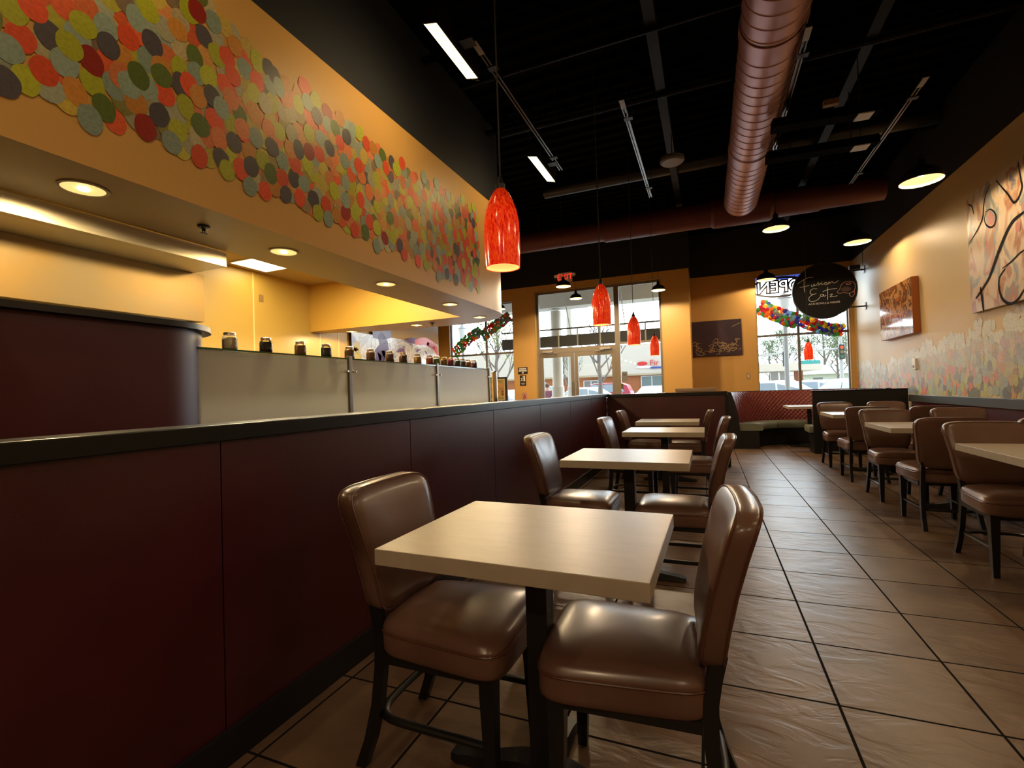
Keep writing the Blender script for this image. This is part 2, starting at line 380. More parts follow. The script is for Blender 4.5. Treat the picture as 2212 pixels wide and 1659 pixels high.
TR = """90,165,R;215,155,N;55,40,L;140,30,R;30,210,B;110,350,L;190,310,R;15,355,N;335,160,B;460,120,B;555,165,R;590,80,B;640,40,L;280,275,B;400,360,L;495,375,B;
325,400,O;450,470,G;390,520,B;640,265,B;660,190,N;530,250,O;715,410,R;640,380,B;590,450,O;690,500,N;630,555,M;770,570,L;745,620,B;865,680,R;780,300,L;780,365,N;
845,250,G;805,465,L;850,320,B;885,160,N;925,95,B;820,50,L;770,130,O;855,50,M;395,265,M;1020,200,O;940,240,L;985,250,R;1060,300,B;1115,265,L;1165,300,N;905,335,L;
975,370,R;1115,355,R;1100,405,L;1175,370,B;1240,370,O;1320,375,R;1240,430,S;1295,455,L;1335,445,B;1370,435,L;1420,490,M;1375,505,N;1475,515,O;1420,540,B;1530,565,B;
1455,560,G;1340,580,L;1390,600,B;1265,580,P;1210,570,L;1165,560,S;1100,490,O;1005,540,L;1040,500,G;930,520,R;870,545,G;950,605,S;1015,620,N;1060,575,R;960,690,N;
985,740,L;1045,735,R;1085,810,B;1150,830,R;1195,815,O;1090,725,N;1140,700,L;1175,755,G;1225,700,B;1225,775,R;1275,775,N;1240,845,N;1280,710,R;1320,800,B;1335,715,L;
1300,860,R;1360,865,N;1380,925,L;1415,890,R;1450,830,L;1425,950,B;1460,935,O;1500,925,M;1500,870,B;1540,925,L;1540,1000,R;1585,1010,G;1635,1070,B;1565,870,R;
1385,670,R;1430,645,N;1475,620,R;1505,595,N;1560,580,L;1590,625,R;1620,645,O;1660,675,G;1640,700,B;1495,700,B;1555,720,R;1675,730,R;1700,705,N;1745,710,R;1720,735,L;
1840,770,B;1895,800,B;1945,850,B;2055,900,L;2050,940,B;2010,870,L;2015,925,R;2055,970,N;1755,1105,R;1815,1135,R;1850,1150,L;1890,1155,O;1910,1175,R;1905,1200,B;
1940,1190,N;1980,1215,N;2010,1210,R;2030,1230,L;2045,1245,B;2065,1230,R;2078,1255,L;2065,1165,L;2060,1100,R;2055,1040,R;1670,1035,M;1700,1060,B;1705,1030,L;1735,1065,N;
1600,955,B;1605,965,R;1635,990,L;1260,650,O;1180,640,N;1340,660,M;1295,650,N;1190,330,N;300,200,L;360,110,L;700,300,O;700,330,G;470,200,N;520,330,S;560,370,B;600,330,G;
820,370,R;860,420,O;920,420,N;1000,430,S;960,470,B;1010,330,R;1150,450,P;1210,380,B;1110,600,B;1050,560,S"""
items = []
def dotat(x, y, c, s=1.0):
    p = PX(x, y, XBH); v = random.uniform(.85, 1.12)
    col = tuple(min(1, k*v) for k in PAL[c])
    items.append((p.y, p.z, col, .0505*s*random.uniform(.93, 1.06), .063*s*random.uniform(.93, 1.06), random.uniform(-.15, .15)))
BOT = [(-60, 205), (0, 208), (95, 212), (200, 280), (300, 290), (430, 352), (580, 425), (700, 472), (820, 535), (900, 560), (980, 612), (1037, 628)]
TOP = [(-60, -300), (300, -140), (430, -60), (480, 30), (600, 160), (690, 215), (760, 275), (870, 358), (960, 412), (1010, 440), (1035, 460)]
bp_ = [(PX(x, y, XBH).y, PX(x, y, XBH).z) for x, y in BOT]; tp_ = [(PX(x, y, XBH).y, PX(x, y, XBH).z) for x, y in TOP]
def interp(pl, v):
    if v <= pl[0][0]: return pl[0][1]
    for a, c in zip(pl, pl[1:]):
        if v <= c[0]: return a[1]+(c[1]-a[1])*(v-a[0])/(c[0]-a[0])
    return pl[-1][1]
tr = [t.strip().split(',') for t in TR.replace('\n', '').split(';')]
tr_pts = [(PX(int(x)*.4973, int(y)*.4973, XBH), c) for x, y, c in tr]
occ = [(p.y, p.z) for p, c in tr_pts]
fill = []
y1 = max(p.y for p, c in tr_pts)+.02
for k in range(9000):
    Y = random.uniform(-.35, y1); lo, hi = interp(bp_, Y)+.03, min(interp(tp_, Y)-.03, 3.5)
    if hi < lo: continue
    z = random.uniform(lo, hi)
    if any(abs(Y-a)/.052 < 1 and abs(z-c)/.062 < 1 and ((Y-a)/.052)**2+((z-c)/.062)**2 < 1 for a, c in occ): continue
    occ.append((Y, z)); fill.append((Y, z))
# shuffle the fill under the larger traced dots
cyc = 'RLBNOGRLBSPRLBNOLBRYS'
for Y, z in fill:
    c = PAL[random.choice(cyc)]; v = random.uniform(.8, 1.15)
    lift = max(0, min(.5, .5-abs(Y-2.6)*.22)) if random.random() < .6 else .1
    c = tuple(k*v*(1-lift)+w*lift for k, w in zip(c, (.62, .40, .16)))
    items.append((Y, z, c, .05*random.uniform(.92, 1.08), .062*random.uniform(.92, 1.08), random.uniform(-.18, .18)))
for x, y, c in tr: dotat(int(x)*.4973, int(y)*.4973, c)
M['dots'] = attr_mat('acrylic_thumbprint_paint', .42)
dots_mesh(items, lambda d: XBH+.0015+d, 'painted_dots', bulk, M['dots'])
# right wall mural
ritems = []
RT_ = [(5.0, 2.05), (6.0, 1.95), (6.4, 1.78), (6.9, 1.80), (7.6, 1.72), (8.2, 1.68), (9.0, 1.62), (9.6, 1.55), (10.2, 1.45), (10.8, 1.47), (11.4, 1.55), (12.05, 1.6)]
locc = []
for k in range(14000):
    Y = random.uniform(3.5, 12.05); lo = .985; hi = interp(RT_, Y)+.05*math.sin(Y*9)
    z = random.uniform(lo, hi)
    if any(((Y-a)/.058)**2+((z-c)/.066)**2 < 1 for a, c in locc[-900:]): continue
    locc.append((Y, z))
    t = (z-lo)/(hi-lo)
    if random.random() < max(0, t-.82)*2.5: continue
    base = PAL[random.choice('RLBNOGRLBSPMNNLRBB')]
    # the dots get paler the higher they climb
    f = min(.86, .18+.85*t**.8)
    pale = random.choice([(.62, .62, .55), (.55, .60, .58), (.60, .50, .40), (.52, .52, .55)])
    if t > .8: f = .9; pale = (.68, .69, .62)
    c = tuple(k2*(1-f)+w*f for k2, w in zip(base, pale))
    ritems.append((Y, z, c, .05*random.uniform(.9, 1.1), .063*random.uniform(.9, 1.1), random.uniform(-.1, .1)))
dots_mesh(ritems, lambda d: XR-.0015-d, 'painted_dots', wr, attr_mat('pastel_thumbprint_paint', .45, .4), step=.0000012)

# half wall, caps, rails
b = MB()
ys = [YB]+[.006+1.0785*k for k in range(0, 8)]
ys = [YB, .0065]+[1.086+1.0775*k for k in range(6)]+[7.55]
for y0, y1_ in zip(ys, ys[1:]): b.box(XH-.02, XH, y0+.0025, y1_-.0025, .10, 1.05, .0015)
b.box(XH-.12, XH-.02, YB, 7.55, 0, 1.05)
hw = struct(b.build('wall_half', M['burg']))
b = MB(); b.box(XH-.14, XH+.018, YB, 7.69, 1.048, 1.103, .004); struct(b.build('trim_1', M['cap']))
b = MB(); b.box(XH, XH+.014, YB, 7.55, 0, .115, .003); struct(b.build('baseboard_left', M['black']))
b = MB(); b.box(XH, .225, 7.55, 7.67, .10, 1.04); struct(b.build('wall_half_far', M['burg']))
b = MB(); b.box(XH+.019, .26, 7.53, 7.69, 1.04, 1.092, .004); b.box(.225, .275, 7.53, 7.69, 0, 1.04, .003); struct(b.build('trim_2', M['cap']))
b = MB(); b.box(XH+.015, .224, 7.536, 7.549, 0, .115, .003); struct(b.build('baseboard_far', M['black']))
b = MB(); b.box(XR-.05, XR, YB, 9.2, .84, .945, .004); struct(b.build('trim_3', mat('charcoal_rail', (.05, .055, .06), .42, spec=.5, bump=(60, .2, .002))))
b = MB(); b.box(XR-.015, XR, YB, 9.2, .1, .84); struct(b.build('trim_4', M['burg_wall']))
b = MB(); b.box(XR-.028, XR-.0155, YB, 9.2, 0, .1, .003); struct(b.build('baseboard_right', M['black']))

# ------------------------------------------------------------------ windows and doors
def window(name, x0, x1, z0, z1, y, vs, hs, fm, d=.055, w=.05, label=None):
    b = MB()
    b.box(x0, x0+w, y, y+d, z0, z1); b.box(x1-w, x1, y, y+d, z0, z1)
    b.box(x0+w, x1-w, y, y+d, z1-w, z1); b.box(x0+w, x1-w, y, y+d, z0, z0+w)
    for v in vs: b.box(v-w/2, v+w/2, y, y+d, z0+w, z1-w)
    for h in hs: b.box(x0+w, x1-w, y+.004, y+d-.004, h-w/2, h+w/2)
    o = struct(b.build(name, fm))
    g = MB(); g.box(x0+w*.5, x1-w*.5, y+d/2-.003, y+d/2+.003, z0+w*.5, z1-w*.5); g.build('pane', M['glass'], o)
    return o
window('window_1', WIN1[0], WIN1[1], WIN1[2], WIN1[3], YF+.09, [-5.22], [2.17], M['frame'])
window('window_2', WIN2[0], WIN2[1], WIN2[2], WIN2[3], YR+.09, [1.905], [2.265], M['frame2'])
b = MB()
for (x0, x1, z0, z1, y0, y1_) in ((WIN1[0], WIN1[1], WIN1[2], WIN1[3], YF, YF+.09), (WIN2[0], WIN2[1], WIN2[2], WIN2[3], YR, YR+.09), (DOOR[0], DOOR[1], DOOR[2], DOOR[3], YF, YF+.09)):
    b.box(x0-.0, x0+.03, y0, y1_, z0, z1); b.box(x1-.03, x1, y0, y1_, z0, z1); b.box(x0+.03, x1-.03, y0, y1_, z1-.03, z1)
    if z0 > .1: b.box(x0+.03, x1-.03, y0-.01, y1_, z0, z0+.03)
struct(b.build('trim_5', M['woodtrim']))
# storefront frame: door pair at left, side light at right, transom above
y = YF+.09; xa, xm, xb = -3.84, -1.94, -.89
b = MB()
for xx, w in ((xa, .06), (xm, .11), (xb-.05, .05)): b.box(xx, xx+w, y, y+.07, 0, 3.59)
b.box(xa+.06, xm, y, y+.07, 2.085, 2.20); b.box(xa+.06, xm, y, y+.07, 3.53, 3.59); b.box(xm+.11, xb-.05, y, y+.07, 3.53, 3.59)
b.box(xm+.11, xb-.05, y, y+.07, 2.20, 2.25); b.box(xm+.11, xb-.05, y, y+.07, 0, .15)
fr = struct(b.build('window_3', M['frame']))
g = MB(); g.box(xa+.05, xm+.01, y+.03, y+.036, 2.19, 3.54); g.box(xm+.1, xb-.04, y+.03, y+.036, .14, 3.54); g.build('pane', M['glass'], fr)
dx = [(xa+.065, -2.925), (-2.915, xm-.005)]
for i, (x0, x1) in enumerate(dx):
    b = MB(); w = .085
    b.box(x0, x0+w, y+.005, y+.055, .01, 2.08); b.box(x1-w, x1, y+.005, y+.055, .01, 2.08); b.box(x0+w, x1-w, y+.005, y+.055, 1.98, 2.08); b.box(x0+w, x1-w, y+.005, y+.055, .01, .22)
    o = struct(b.build('door_%d' % (i+1), M['frame']))
    g = MB(); g.box(x0+w-.01, x1-w+.01, y+.027, y+.033, .21, 1.99); g.build('pane', M['glass'], o)
    h = MB(); hx = x1-w/2 if i == 0 else x0+w/2
    h.tube([(hx, y+.01, .9), (hx, y-.055, .92), (hx, y-.055, 1.36), (hx, y+.01, 1.38)], .012); h.build('door_handle', M['chrome'], o, smooth=True)
    c = MB(); cx = x0+.18 if i == 0 else x1-.25
    c.box(cx-.1, cx+.16, y-.05, y-.001, 2.10, 2.15, .006); c.tube([(cx, y-.04, 2.095), (cx+.3 if i == 0 else cx-.22, y-.035, 2.075), (cx+.18 if i == 0 else cx-.10, y, 2.05)], .010); c.build('door_closer', mat('grey_closer', (.35, .33, .3), .4, metal=.6), o)

# ------------------------------------------------------------------ furniture
def sup(a, n): return (abs(math.cos(a))**(2/n)*(1 if math.cos(a) >= 0 else -1), abs(math.sin(a))**(2/n)*(1 if math.sin(a) >= 0 else -1))
NS = 56
def seat_out(sc=1.0, n=6.5):
    o = []
    for i in range(NS):
        u, v = sup(2*PI*i/NS, n); o.append((u*(.205+.018*v)*sc, v*.222*sc+.004))
    return o
def pillow(b, rings, f):
    # rings of points; f maps (u, v, h) into 3D; first and last ring closed by a fan
    vr = [[b.b.verts.new(f(u, v, h)) for u, v in o] for o, h in rings]
    for p, q in zip(vr, vr[1:]):
        for i in range(NS):
            j = (i+1) % NS; b.b.faces.new((p[i], p[j], q[j], q[i]))
    b.b.faces.new(list(reversed(vr[0]))); b.b.faces.new(vr[-1])
def back_out(sc=1.0, n=6.0, ins=0):
    o = []
    for i in range(NS):
        u, v = sup(2*PI*i/NS, n)
        o.append(((.214+.024*v-.012*(1-v*v))*u*sc-(ins if u > 0 else -ins if u < 0 else 0)*abs(u)*0, v*.204*sc))
    return o
def back_map(u, v, h):
    t = v+.204
    return (u, -.212-.13*t-.29*t*t+h+.30*u*u, .682+v*.985)
def make_chair(name, label, group, leather):
    t = thing(name, label, 'chair', group=group)
    b = MB()
    pr = [(.90, .366), (.965, .368), (.99, .376), (1.0, .39), (1.0, .43), (.992, .437), (1.0, .444), (.99, .458), (.965, .470), (.90, .481), (.75, .489), (.5, .495), (.2, .497)]
    pillow(b, [(seat_out(s), z) for s, z in pr], lambda u, v, h: (u, v, h-(.012*(abs(u)/.22)**2 if h > .45 else 0)+(-.008*(1-(abs(u)/.22)**2) if h < .40 else 0)))
    seat = b.build('seat', leather, t, smooth=60)
    b = MB(); b.ring([(u*1.004, v*1.004, .4375) for u, v in seat_out(1.0)], .0032, 6); b.build('piping', M['piping'], seat, smooth=True)
    b = MB()
    pr = [(.80, -.030), (.93, -.030), (.975, -.026), (.995, -.016), (1.0, 0), (.995, .020), (.975, .029), (.93, .036), (.8, .041), (.5, .045), (.2, .046)]
    pillow(b, [(back_out(s), h-.012) for s, h in pr], back_map)
    back = b.build('backrest', leather, t, smooth=60)
    b = MB(); b.ring([back_map(u, v, .016) for u, v in back_out(.985)], .0034, 6); b.ring([back_map(u, v, -.037) for u, v in back_out(.985)], .0034, 6)
    b.build('piping', M['piping'], back, smooth=True)
    b = MB()
    for s in (-1, 1): b.box(s*.165-.015 if s > 0 else s*.165-.015, s*.165+.015, -.19, .19, .338, .369)
    b.box(-.15, .15, .155, .185, .338, .369); b.box(-.15, .15, -.19, -.16, .338, .369)
    b.build('seat_frame', M['blackwood'], t)
    for s in (-1, 1):
        b = MB()
        P = [(-.236, .53), (-.222, .47), (-.212, .41), (-.210, .32), (-.222, .20), (-.248, .09), (-.282, 0)]
        b.loft([[(s*(.158+.020*max(0, (.41-z)/.41))+dx_, yy+dy, z) for dx_, dy in ((-.014, -.018), (.014, -.018), (.014, .018), (-.014, .018))] for yy, z in P])
        b.build('leg', M['blackwood'], t)
        b = MB()
        b.loft([[(s*x+dx_*k, yy+dy*k, z) for dx_, dy in ((-.020, -.020), (.020, -.020), (.020, .020), (-.020, .020))] for x, yy, z, k in ((.168, .172, .366, 1.15), (.168, .172, .30, 1.1), (.172, .178, 0, .75))])
        b.build('leg', M['blackwood'], t)
    pts = [(.165, .165, .155)]
    for i in range(13):
        a = R(180)*i/12; pts.append((.165*abs(math.cos(a))**.5*(1 if math.cos(a) >= 0 else -1), -.13-.115*math.sin(a)**.7, .155))
    pts.append((-.165, .165, .155))
    b = MB(); b.tube(pts, .0145, 8, flat=(1, .8)); b.build('stretcher', M['blackwood'], t, smooth=True)
    return t
G_L = 'brown leather chairs along the half wall'; G_R = 'brown leather chairs on the right side'
chair_L = make_chair('dining_chair', 'brown leather chair left of the nearest table, its back against the half wall', G_L, M['leather'])
chair_L.location = (-.785, 1.42, 0); chair_L.rotation_euler = (0, 0, R(-90))
def make_table(name, label, group, sx_, sy_, span=.29):
    t = thing(name, label, 'table', group=group)
    b = MB(); b.box(-sx_/2, sx_/2, -sy_/2, sy_/2, .716, .760, .0022); b.build('tabletop', M['table'], t)
    b = MB(); b.box(-.033, .033, -.033, .033, .05, .70, .003); b.build('column', M['iron'], t)
    b = MB(); b.box(-.20, .20, -.03, .03, .70, .716); b.box(-.03, .03, -.18, .18, .70, .7155); b.build('mounting_plate', M['iron'], t)
    b = MB()
    for k in range(4):
        a = k*PI/2; L = span if k % 2 == 0 else span*.86
        ca, sa = math.cos(a), math.sin(a); rings = []
        for d, w, h in ((.0, .05, .075), (.08, .042, .07), (L*.6, .032, .045), (L-.03, .030, .034), (L, .034, .030), (L+.025, .022, .026)):
            rings.append([(ca*d-sa*q, sa*d+ca*q, zz) for q, zz in ((-w, .006), (w, .006), (w*.8, h), (-w*.8, h))])
        b.loft(rings)
    b.build('base', M['iron'], t, smooth=30)
    for k in range(4):
        b = MB(); a = k*PI/2; L = (span if k % 2 == 0 else span*.86)-.005
        b.lathe([(0.0, 0), (.016, 0), (.016, .007), (0.0, .007)], (math.cos(a)*L, math.sin(a)*L, 0), 12)
        b.build('foot_glide', M['iron'], t)
    return t
G_TL = 'two-seat tables along the half wall'
tab = make_table('dining_table', 'nearest pale wood table along the half wall, large in the foreground', G_TL, .735, .60)
tab.location = (-.492, 1.367, 0); tab.rotation_euler = (0, 0, R(-1))
chair_R = dup(chair_L, (-.240, 1.41, 0), R(93), 'brown leather chair at the aisle side of the nearest table, showing its side')
chairs_left = [
 (-.80, 3.13, -90, 'brown leather chair at the wall side of the second table from the front'),
 (-.205, 3.12, 90, 'brown leather chair at the aisle side of the second table from the front'),
 (-.71, 4.99, -92, 'brown leather chair at the wall side of the third table from the front'),
 (-.16, 4.97, 90, 'brown leather chair at the aisle side of the third table from the front'),
 (-.79, 6.52, -90, 'brown leather chair at the wall side of the farthest table by the burgundy partition'),
 (-.29, 6.45, 90, 'brown leather chair at the aisle side of the farthest table by the burgundy partition')]
for x, y, a, lb in chairs_left: dup(chair_L, (x, y, 0), R(a), lb)
for x, y, lb in ((-.475, 3.07, 'pale wood table second from the front along the half wall, glossy with window light'),
                 (-.41, 4.93, 'pale wood table third from the front along the half wall'),
                 (-.475, 6.32, 'pale wood table farthest back, before the burgundy partition')):
    dup(tab, (x, y, 0), 0, lb)
G_TR = 'four-seat tables on the right side'
tabR = make_table('dining_table', 'nearest four-seat pale wood table at the right, cut by the picture edge', G_TR, 1.2, .745, .31)
tabR.location = (2.06, 3.555, 0)
dup(tabR, (2.06, 5.47, 0), 0, 'middle four-seat pale wood table of the right-hand row')
dup(tabR, (2.06, 7.55, 0), 0, 'farthest four-seat pale wood table on the right, before the black booth back')
for x, y, a, lb in (
    (1.70, 3.86, 180, 'brown leather chair facing the viewer across the nearest right-hand table'),
    (1.70, 3.10, 0, 'brown leather chair at the lower right corner, only its seat and leg in view'),
    (1.70, 4.93, 0, 'brown leather chair turned away, dark back, near side of the middle right table, aisle end'),
    (1.70, 5.83, 180, 'brown leather chair facing the viewer across the middle right-hand table, aisle end'),
    (1.70, 6.96, 0, 'brown leather chair turned away, near side of the farthest right-hand table, aisle end'),
    (1.70, 7.93, 180, 'brown leather chair facing the viewer across the farthest right-hand table, aisle end'),
    (2.31, 3.86, 180, 'brown leather chair by the right wall, facing the viewer at the nearest right-hand table'),
    (2.31, 4.93, 0, 'brown leather chair turned away, at the wall end of the middle right-hand table'),
    (2.31, 5.83, 180, 'brown leather chair facing the viewer, at the wall end of the middle right-hand table'),
    (2.31, 6.96, 0, 'brown leather chair turned away, at the wall end of the farthest right-hand table'),
    (2.31, 7.93, 180, 'brown leather chair facing the viewer, at the wall end of the farthest right-hand table')):
    dup(chair_L, (x, y, 0), R(a), lb, G_R)

# round booth -------------------------------------------------------
def quilt():
    m = mat('quilted_red_vinyl', (.30, .035, .03), .38); n = m.node_tree.nodes; l = m.node_tree.links
    t = n.new('ShaderNodeUVMap'); ch = n.new('ShaderNodeTexVoronoi'); ch.inputs['Scale'].default_value = 1; ch.inputs['Randomness'].default_value = 0
    mp = n.new('ShaderNodeMapping'); mp.inputs['Rotation'].default_value = (0, 0, R(45)); mp.inputs['Scale'].default_value = (18, 18, 18)
    l.new(t.outputs[0], mp.inputs[0]); l.new(mp.outputs[0], ch.inputs['Vector'])
    bp = n.new('ShaderNodeBump'); bp.invert = True; bp.inputs['Strength'].default_value = 1; bp.inputs['Distance'].default_value = .02
    l.new(ch.outputs['Distance'], bp.inputs['Height']); l.new(bp.outputs[0], n['Principled BSDF'].inputs['Normal'])
    cr = n.new('ShaderNodeValToRGB'); cr.color_ramp.elements[0].color = (.26, .055, .045, 1); cr.color_ramp.elements[1].position = .6; cr.color_ramp.elements[1].color = (.09, .010, .013, 1)
    l.new(ch.outputs['Distance'], cr.inputs[0]); l.new(cr.outputs[0], n['Principled BSDF'].inputs['Base Color']); return m
BC = (1.56, 9.82)
bt = thing('corner_booth', 'curved red quilted booth with sage green seats below the right window', 'booth', (BC[0], BC[1], 0))
def arcring(prof, a0=-4, a1=184, n=48):
    rings = []
    for i in range(n+1):
        a = R(a0+(a1-a0)*i/n); rings.append([(r*math.cos(a), r*math.sin(a), z) for r, z in prof])
    return rings
b = MB(); rg = arcring([(1.06, .42), (1.07, .60), (1.11, .80), (1.17, 1.0), (1.19, 1.035), (1.21, 1.035), (1.21, .42)]); b.loft(rg)
me_o = b.build('backrest', quilt(), bt, smooth=40)
uv = me_o.data.uv_layers.new(name='UVMap')
for p in me_o.data.polygons:
    for li in p.loop_indices:
        v = me_o.data.vertices[me_o.data.loops[li].vertex_index].co
        uv.data[li].uv = (math.atan2(v.y, v.x)*1.1, v.z)
b = MB(); b.loft(arcring([(1.212, .02), (1.212, 1.045), (1.24, 1.045), (1.24, .02)])); b.build('outer_shell', M['black'], bt, smooth=40)
for k, (a0, a1) in enumerate(((-4, 58), (59, 121), (122, 184))):
    b = MB(); b.loft(arcring([(.66, .33), (.65, .36), (.65, .41), (.68, .445), (.80, .462), (1.0, .458), (1.06, .45), (1.06, .33)], a0, a1, 20)); b.build('seat', M['sage'], bt, smooth=45)
b = MB(); b.loft(arcring([(.72, 0), (.72, .328), (1.2, .328), (1.2, 0)])); b.build('plinth', M['black'], bt, smooth=40)
for s, nm in ((-1, 'end_panel'), (1, 'end_panel')):
    b = MB(); a = R(184.5 if s < 0 else -4.5); ca, sa = math.cos(a), math.sin(a)
    pr = [(1.02, 0), (1.045, .42), (1.06, .62), (1.10, .82), (1.16, 1.02), (1.18, 1.05), (1.26, 1.05), (1.28, 0)]
    b.loft([[(r*ca-q*sa, r*sa+q*ca, z) for r, z in pr] for q in (-.012, .012)]); b.build(nm, M['black'], bt)
btab = make_table('dining_table', 'small pale table inside the curved red booth', None, .75, .75, .28)
btab.location = (1.70, 10.13, 0)
t = thing('booth_bench', 'straight bench with tall plain black back closing the round booth', 'bench', (2.22, 9.2, 0))
b = MB(); b.box(-.62, .66, .0, .055, .0, 1.028, .004); b.build('back_panel', M['black'], t)
b = MB(); b.box(-.625, .665, -.01, .075, 1.0285, 1.045, .003); b.build('top_cap', M['cap'], t)
b = MB(); b.box(-.55, .64, .056, .12, .46, 1.02, .012); b.build('backrest', bpy.data.materials['quilted_red_vinyl'], t)
b = MB(); b.box(-.68, .64, .06, .50, .335, .455, .025); b.build('seat', M['sage'], t, smooth=50)
b = MB(); b.box(-.62, .62, .08, .42, .0, .334); b.build('plinth', M['black'], t)
t = thing('waste_cabinet', 'plain tan cabinet top showing above the far black cap', 'cabinet', tuple(Vector((-.22, 10.3, 0))))
b = MB(); b.box(-.36, .36, -.25, .25, 0, 1.08); b.build('body', mat('tan_cabinet', (.28, .18, .10), .5), t)
b = MB(); b.box(-.38, .38, -.27, .27, 1.08, 1.14, .004); b.build('top', mat('grey_brown_top', (.25, .18, .13), .45), t)
b = MB(); b.box(-.34, -.01, -.262, -.2505, .08, 1.0); b.build('door', mat('tan_cabinet_door', (.30, .19, .11), .5), t)
b = MB(); b.box(.01, .34, -.262, -.2505, .08, 1.0); b.build('door', mat('tan_cabinet_door_b', (.30, .19, .11), .5), t)

# ------------------------------------------------------------------ kitchen
# raised burgundy counter wall with rounded end
XD = -2.45; rD = .35
dd = ray(438, 800); dv = Vector((dd.x, dd.y)).normalized(); nrm = Vector((dv.y, -dv.x))
# circle centre (XD-rD, yc) lying left of the sight line at distance rD
yc = None
for k in range(4000):
    yy = .5+k*.0005; c = Vector((XD-rD, yy)); dist = c.dot(nrm)
    if abs(dist+rD) < .0006: yc = yy; break
if yc is None: yc = 1.42
t = thing('counter_wall', 'tall curved burgundy counter wall with black top, in front of the steel hood', 'counter', (0, 0, 0))
pl = [(XD, YB)]+[(XD-rD+rD*math.cos(R(a)), yc+rD*math.sin(R(a))) for a in range(0, 91, 6)]
b = MB(); b.prism(pl+[(XD-rD-.12, yc+rD), (XD-rD-.12, YB)], 0, 1.555); b.build('panel', M['burg_wall'], t, smooth=30)
e = .045
pl2 = [(XD+e, YB)]+[(XD-rD+(rD+e)*math.cos(R(a)), yc+(rD+e)*math.sin(R(a))) for a in range(0, 91, 6)]
b = MB(); b.prism(pl2+[(XD-rD-.2, yc+rD+e), (XD-rD-.2, YB)], 1.556, 1.584); b.build('top', M['cap'], t, smooth=30)
# service counter below the glass
XG = -2.52
t = thing('service_counter', 'low burgundy service counter behind the half wall, below the frosted glass', 'counter', (0, 0, 0))
b = MB(); b.box(-3.25, -2.45, 1.95, 5.36, 0, .86); b.build('body', M['burg_wall'], t)
b = MB(); b.box(-3.28, -2.42, 1.93, 5.40, .861, .90, .004); b.build('worktop', M['cap'], t)
def frost():
    m = bpy.data.materials.new('frosted_glass'); m.use_nodes = True; n = m.node_tree.nodes; l = m.node_tree.links
    n.remove(n['Principled BSDF']); d = n.new('ShaderNodeBsdfDiffuse'); d.inputs[0].default_value = (.84, .82, .74, 1)
    tl = n.new('ShaderNodeBsdfTranslucent'); tl.inputs[0].default_value = (.95, .94, .88, 1)
    g = n.new('ShaderNodeBsdfGlossy'); g.inputs['Roughness'].default_value = .32; g.inputs[0].default_value = (.8, .8, .8, 1)
    m1 = n.new('ShaderNodeMixShader'); m1.inputs[0].default_value = .55; l.new(d.outputs[0], m1.inputs[1]); l.new(tl.outputs[0], m1.inputs[2])
    fr = n.new('ShaderNodeFresnel'); fr.inputs[0].default_value = 1.4; m2 = n.new('ShaderNodeMixShader')
    l.new(fr.outputs[0], m2.inputs[0]); l.new(m1.outputs[0], m2.inputs[1]); l.new(g.outputs[0], m2.inputs[2]); l.new(m2.outputs[0], n['Material Output'].inputs[0]); return m
M['frost'] = frost()
px_ = [438, 755, 944, 1056]
yp = [PX(x, 850, XG).y for x in px_]
ztop = 1.463
names = ['frosted glass panel beside the curved burgundy wall, widest of the three', 'frosted glass panel in the middle of the service counter', 'frosted glass panel at the door end of the service counter']
for i in range(3):
    y0, y1_ = yp[i]+(.02 if i else -.35), yp[i+1]-.02
    b = MB(); b.box(XG-.004, XG+.004, y0, y1_, .93, ztop)
    o = b.build('sneeze_guard', M['frost']); tag(o, names[i], 'sneeze guard', 'frosted sneeze guard panels')
    b = MB(); b.box(XG-.26, XG+.012, y0, y1_+.0, ztop+.001, ztop+.011, .001)
    o = b.build('glass_shelf', glass_mat('shelf_glass', (.80, .90, .84)));
    e_ = MB(); e_.box(XG+.0125, XG+.0135, y0, y1_, ztop+.001, ztop+.011); e_.build('polished_edge', M['glassedge'], o)
    tag(o, ['glass shelf on the widest frosted panel, carrying the first jars', 'glass shelf along the top of the middle frosted panel', 'glass shelf along the top of the frosted panel nearest the door'][i], 'shelf', 'glass shelves over the service counter')
for i in range(1, 4):
    t = thing('glass_post', ['steel post between the widest and the middle frosted panels', 'steel post between the middle and the last frosted panels', 'steel post at the door end of the frosted panels'][i-1], 'post', (XG, yp[i], 0), group='sneeze guard posts')
    b = MB(); b.box(-.012, .02, -.018, .018, .901, ztop+.03, .003); b.build('upright', M['dsteel'], t)
    for s in (-1, 1):
        if i == 3 and s > 0: continue
        b = MB(); b.tube([(.012, s*.02, ztop-.09), (.012, s*.055, ztop-.09)], .011, 12); b.lathe([(.0, -.006), (.013, -.006), (.013, .006), (0, .006)], (.02, s*.045, ztop-.09), 12)
        b.build('clamp', M['chrome'], t, smooth=True)
pc = PX(1065, 835, XG+.02)
t = MB(); t.lathe([(0, 0), (.036, 0), (.036, 1.44), (.03, 1.45), (0, 1.45)], (0, 0, 0), 24)
o = t.build('round_post', M['chrome'], smooth=30, loc=(pc.x, pc.y+.05, 0)); tag(o, 'thick round polished steel post ending the service counter', 'post')

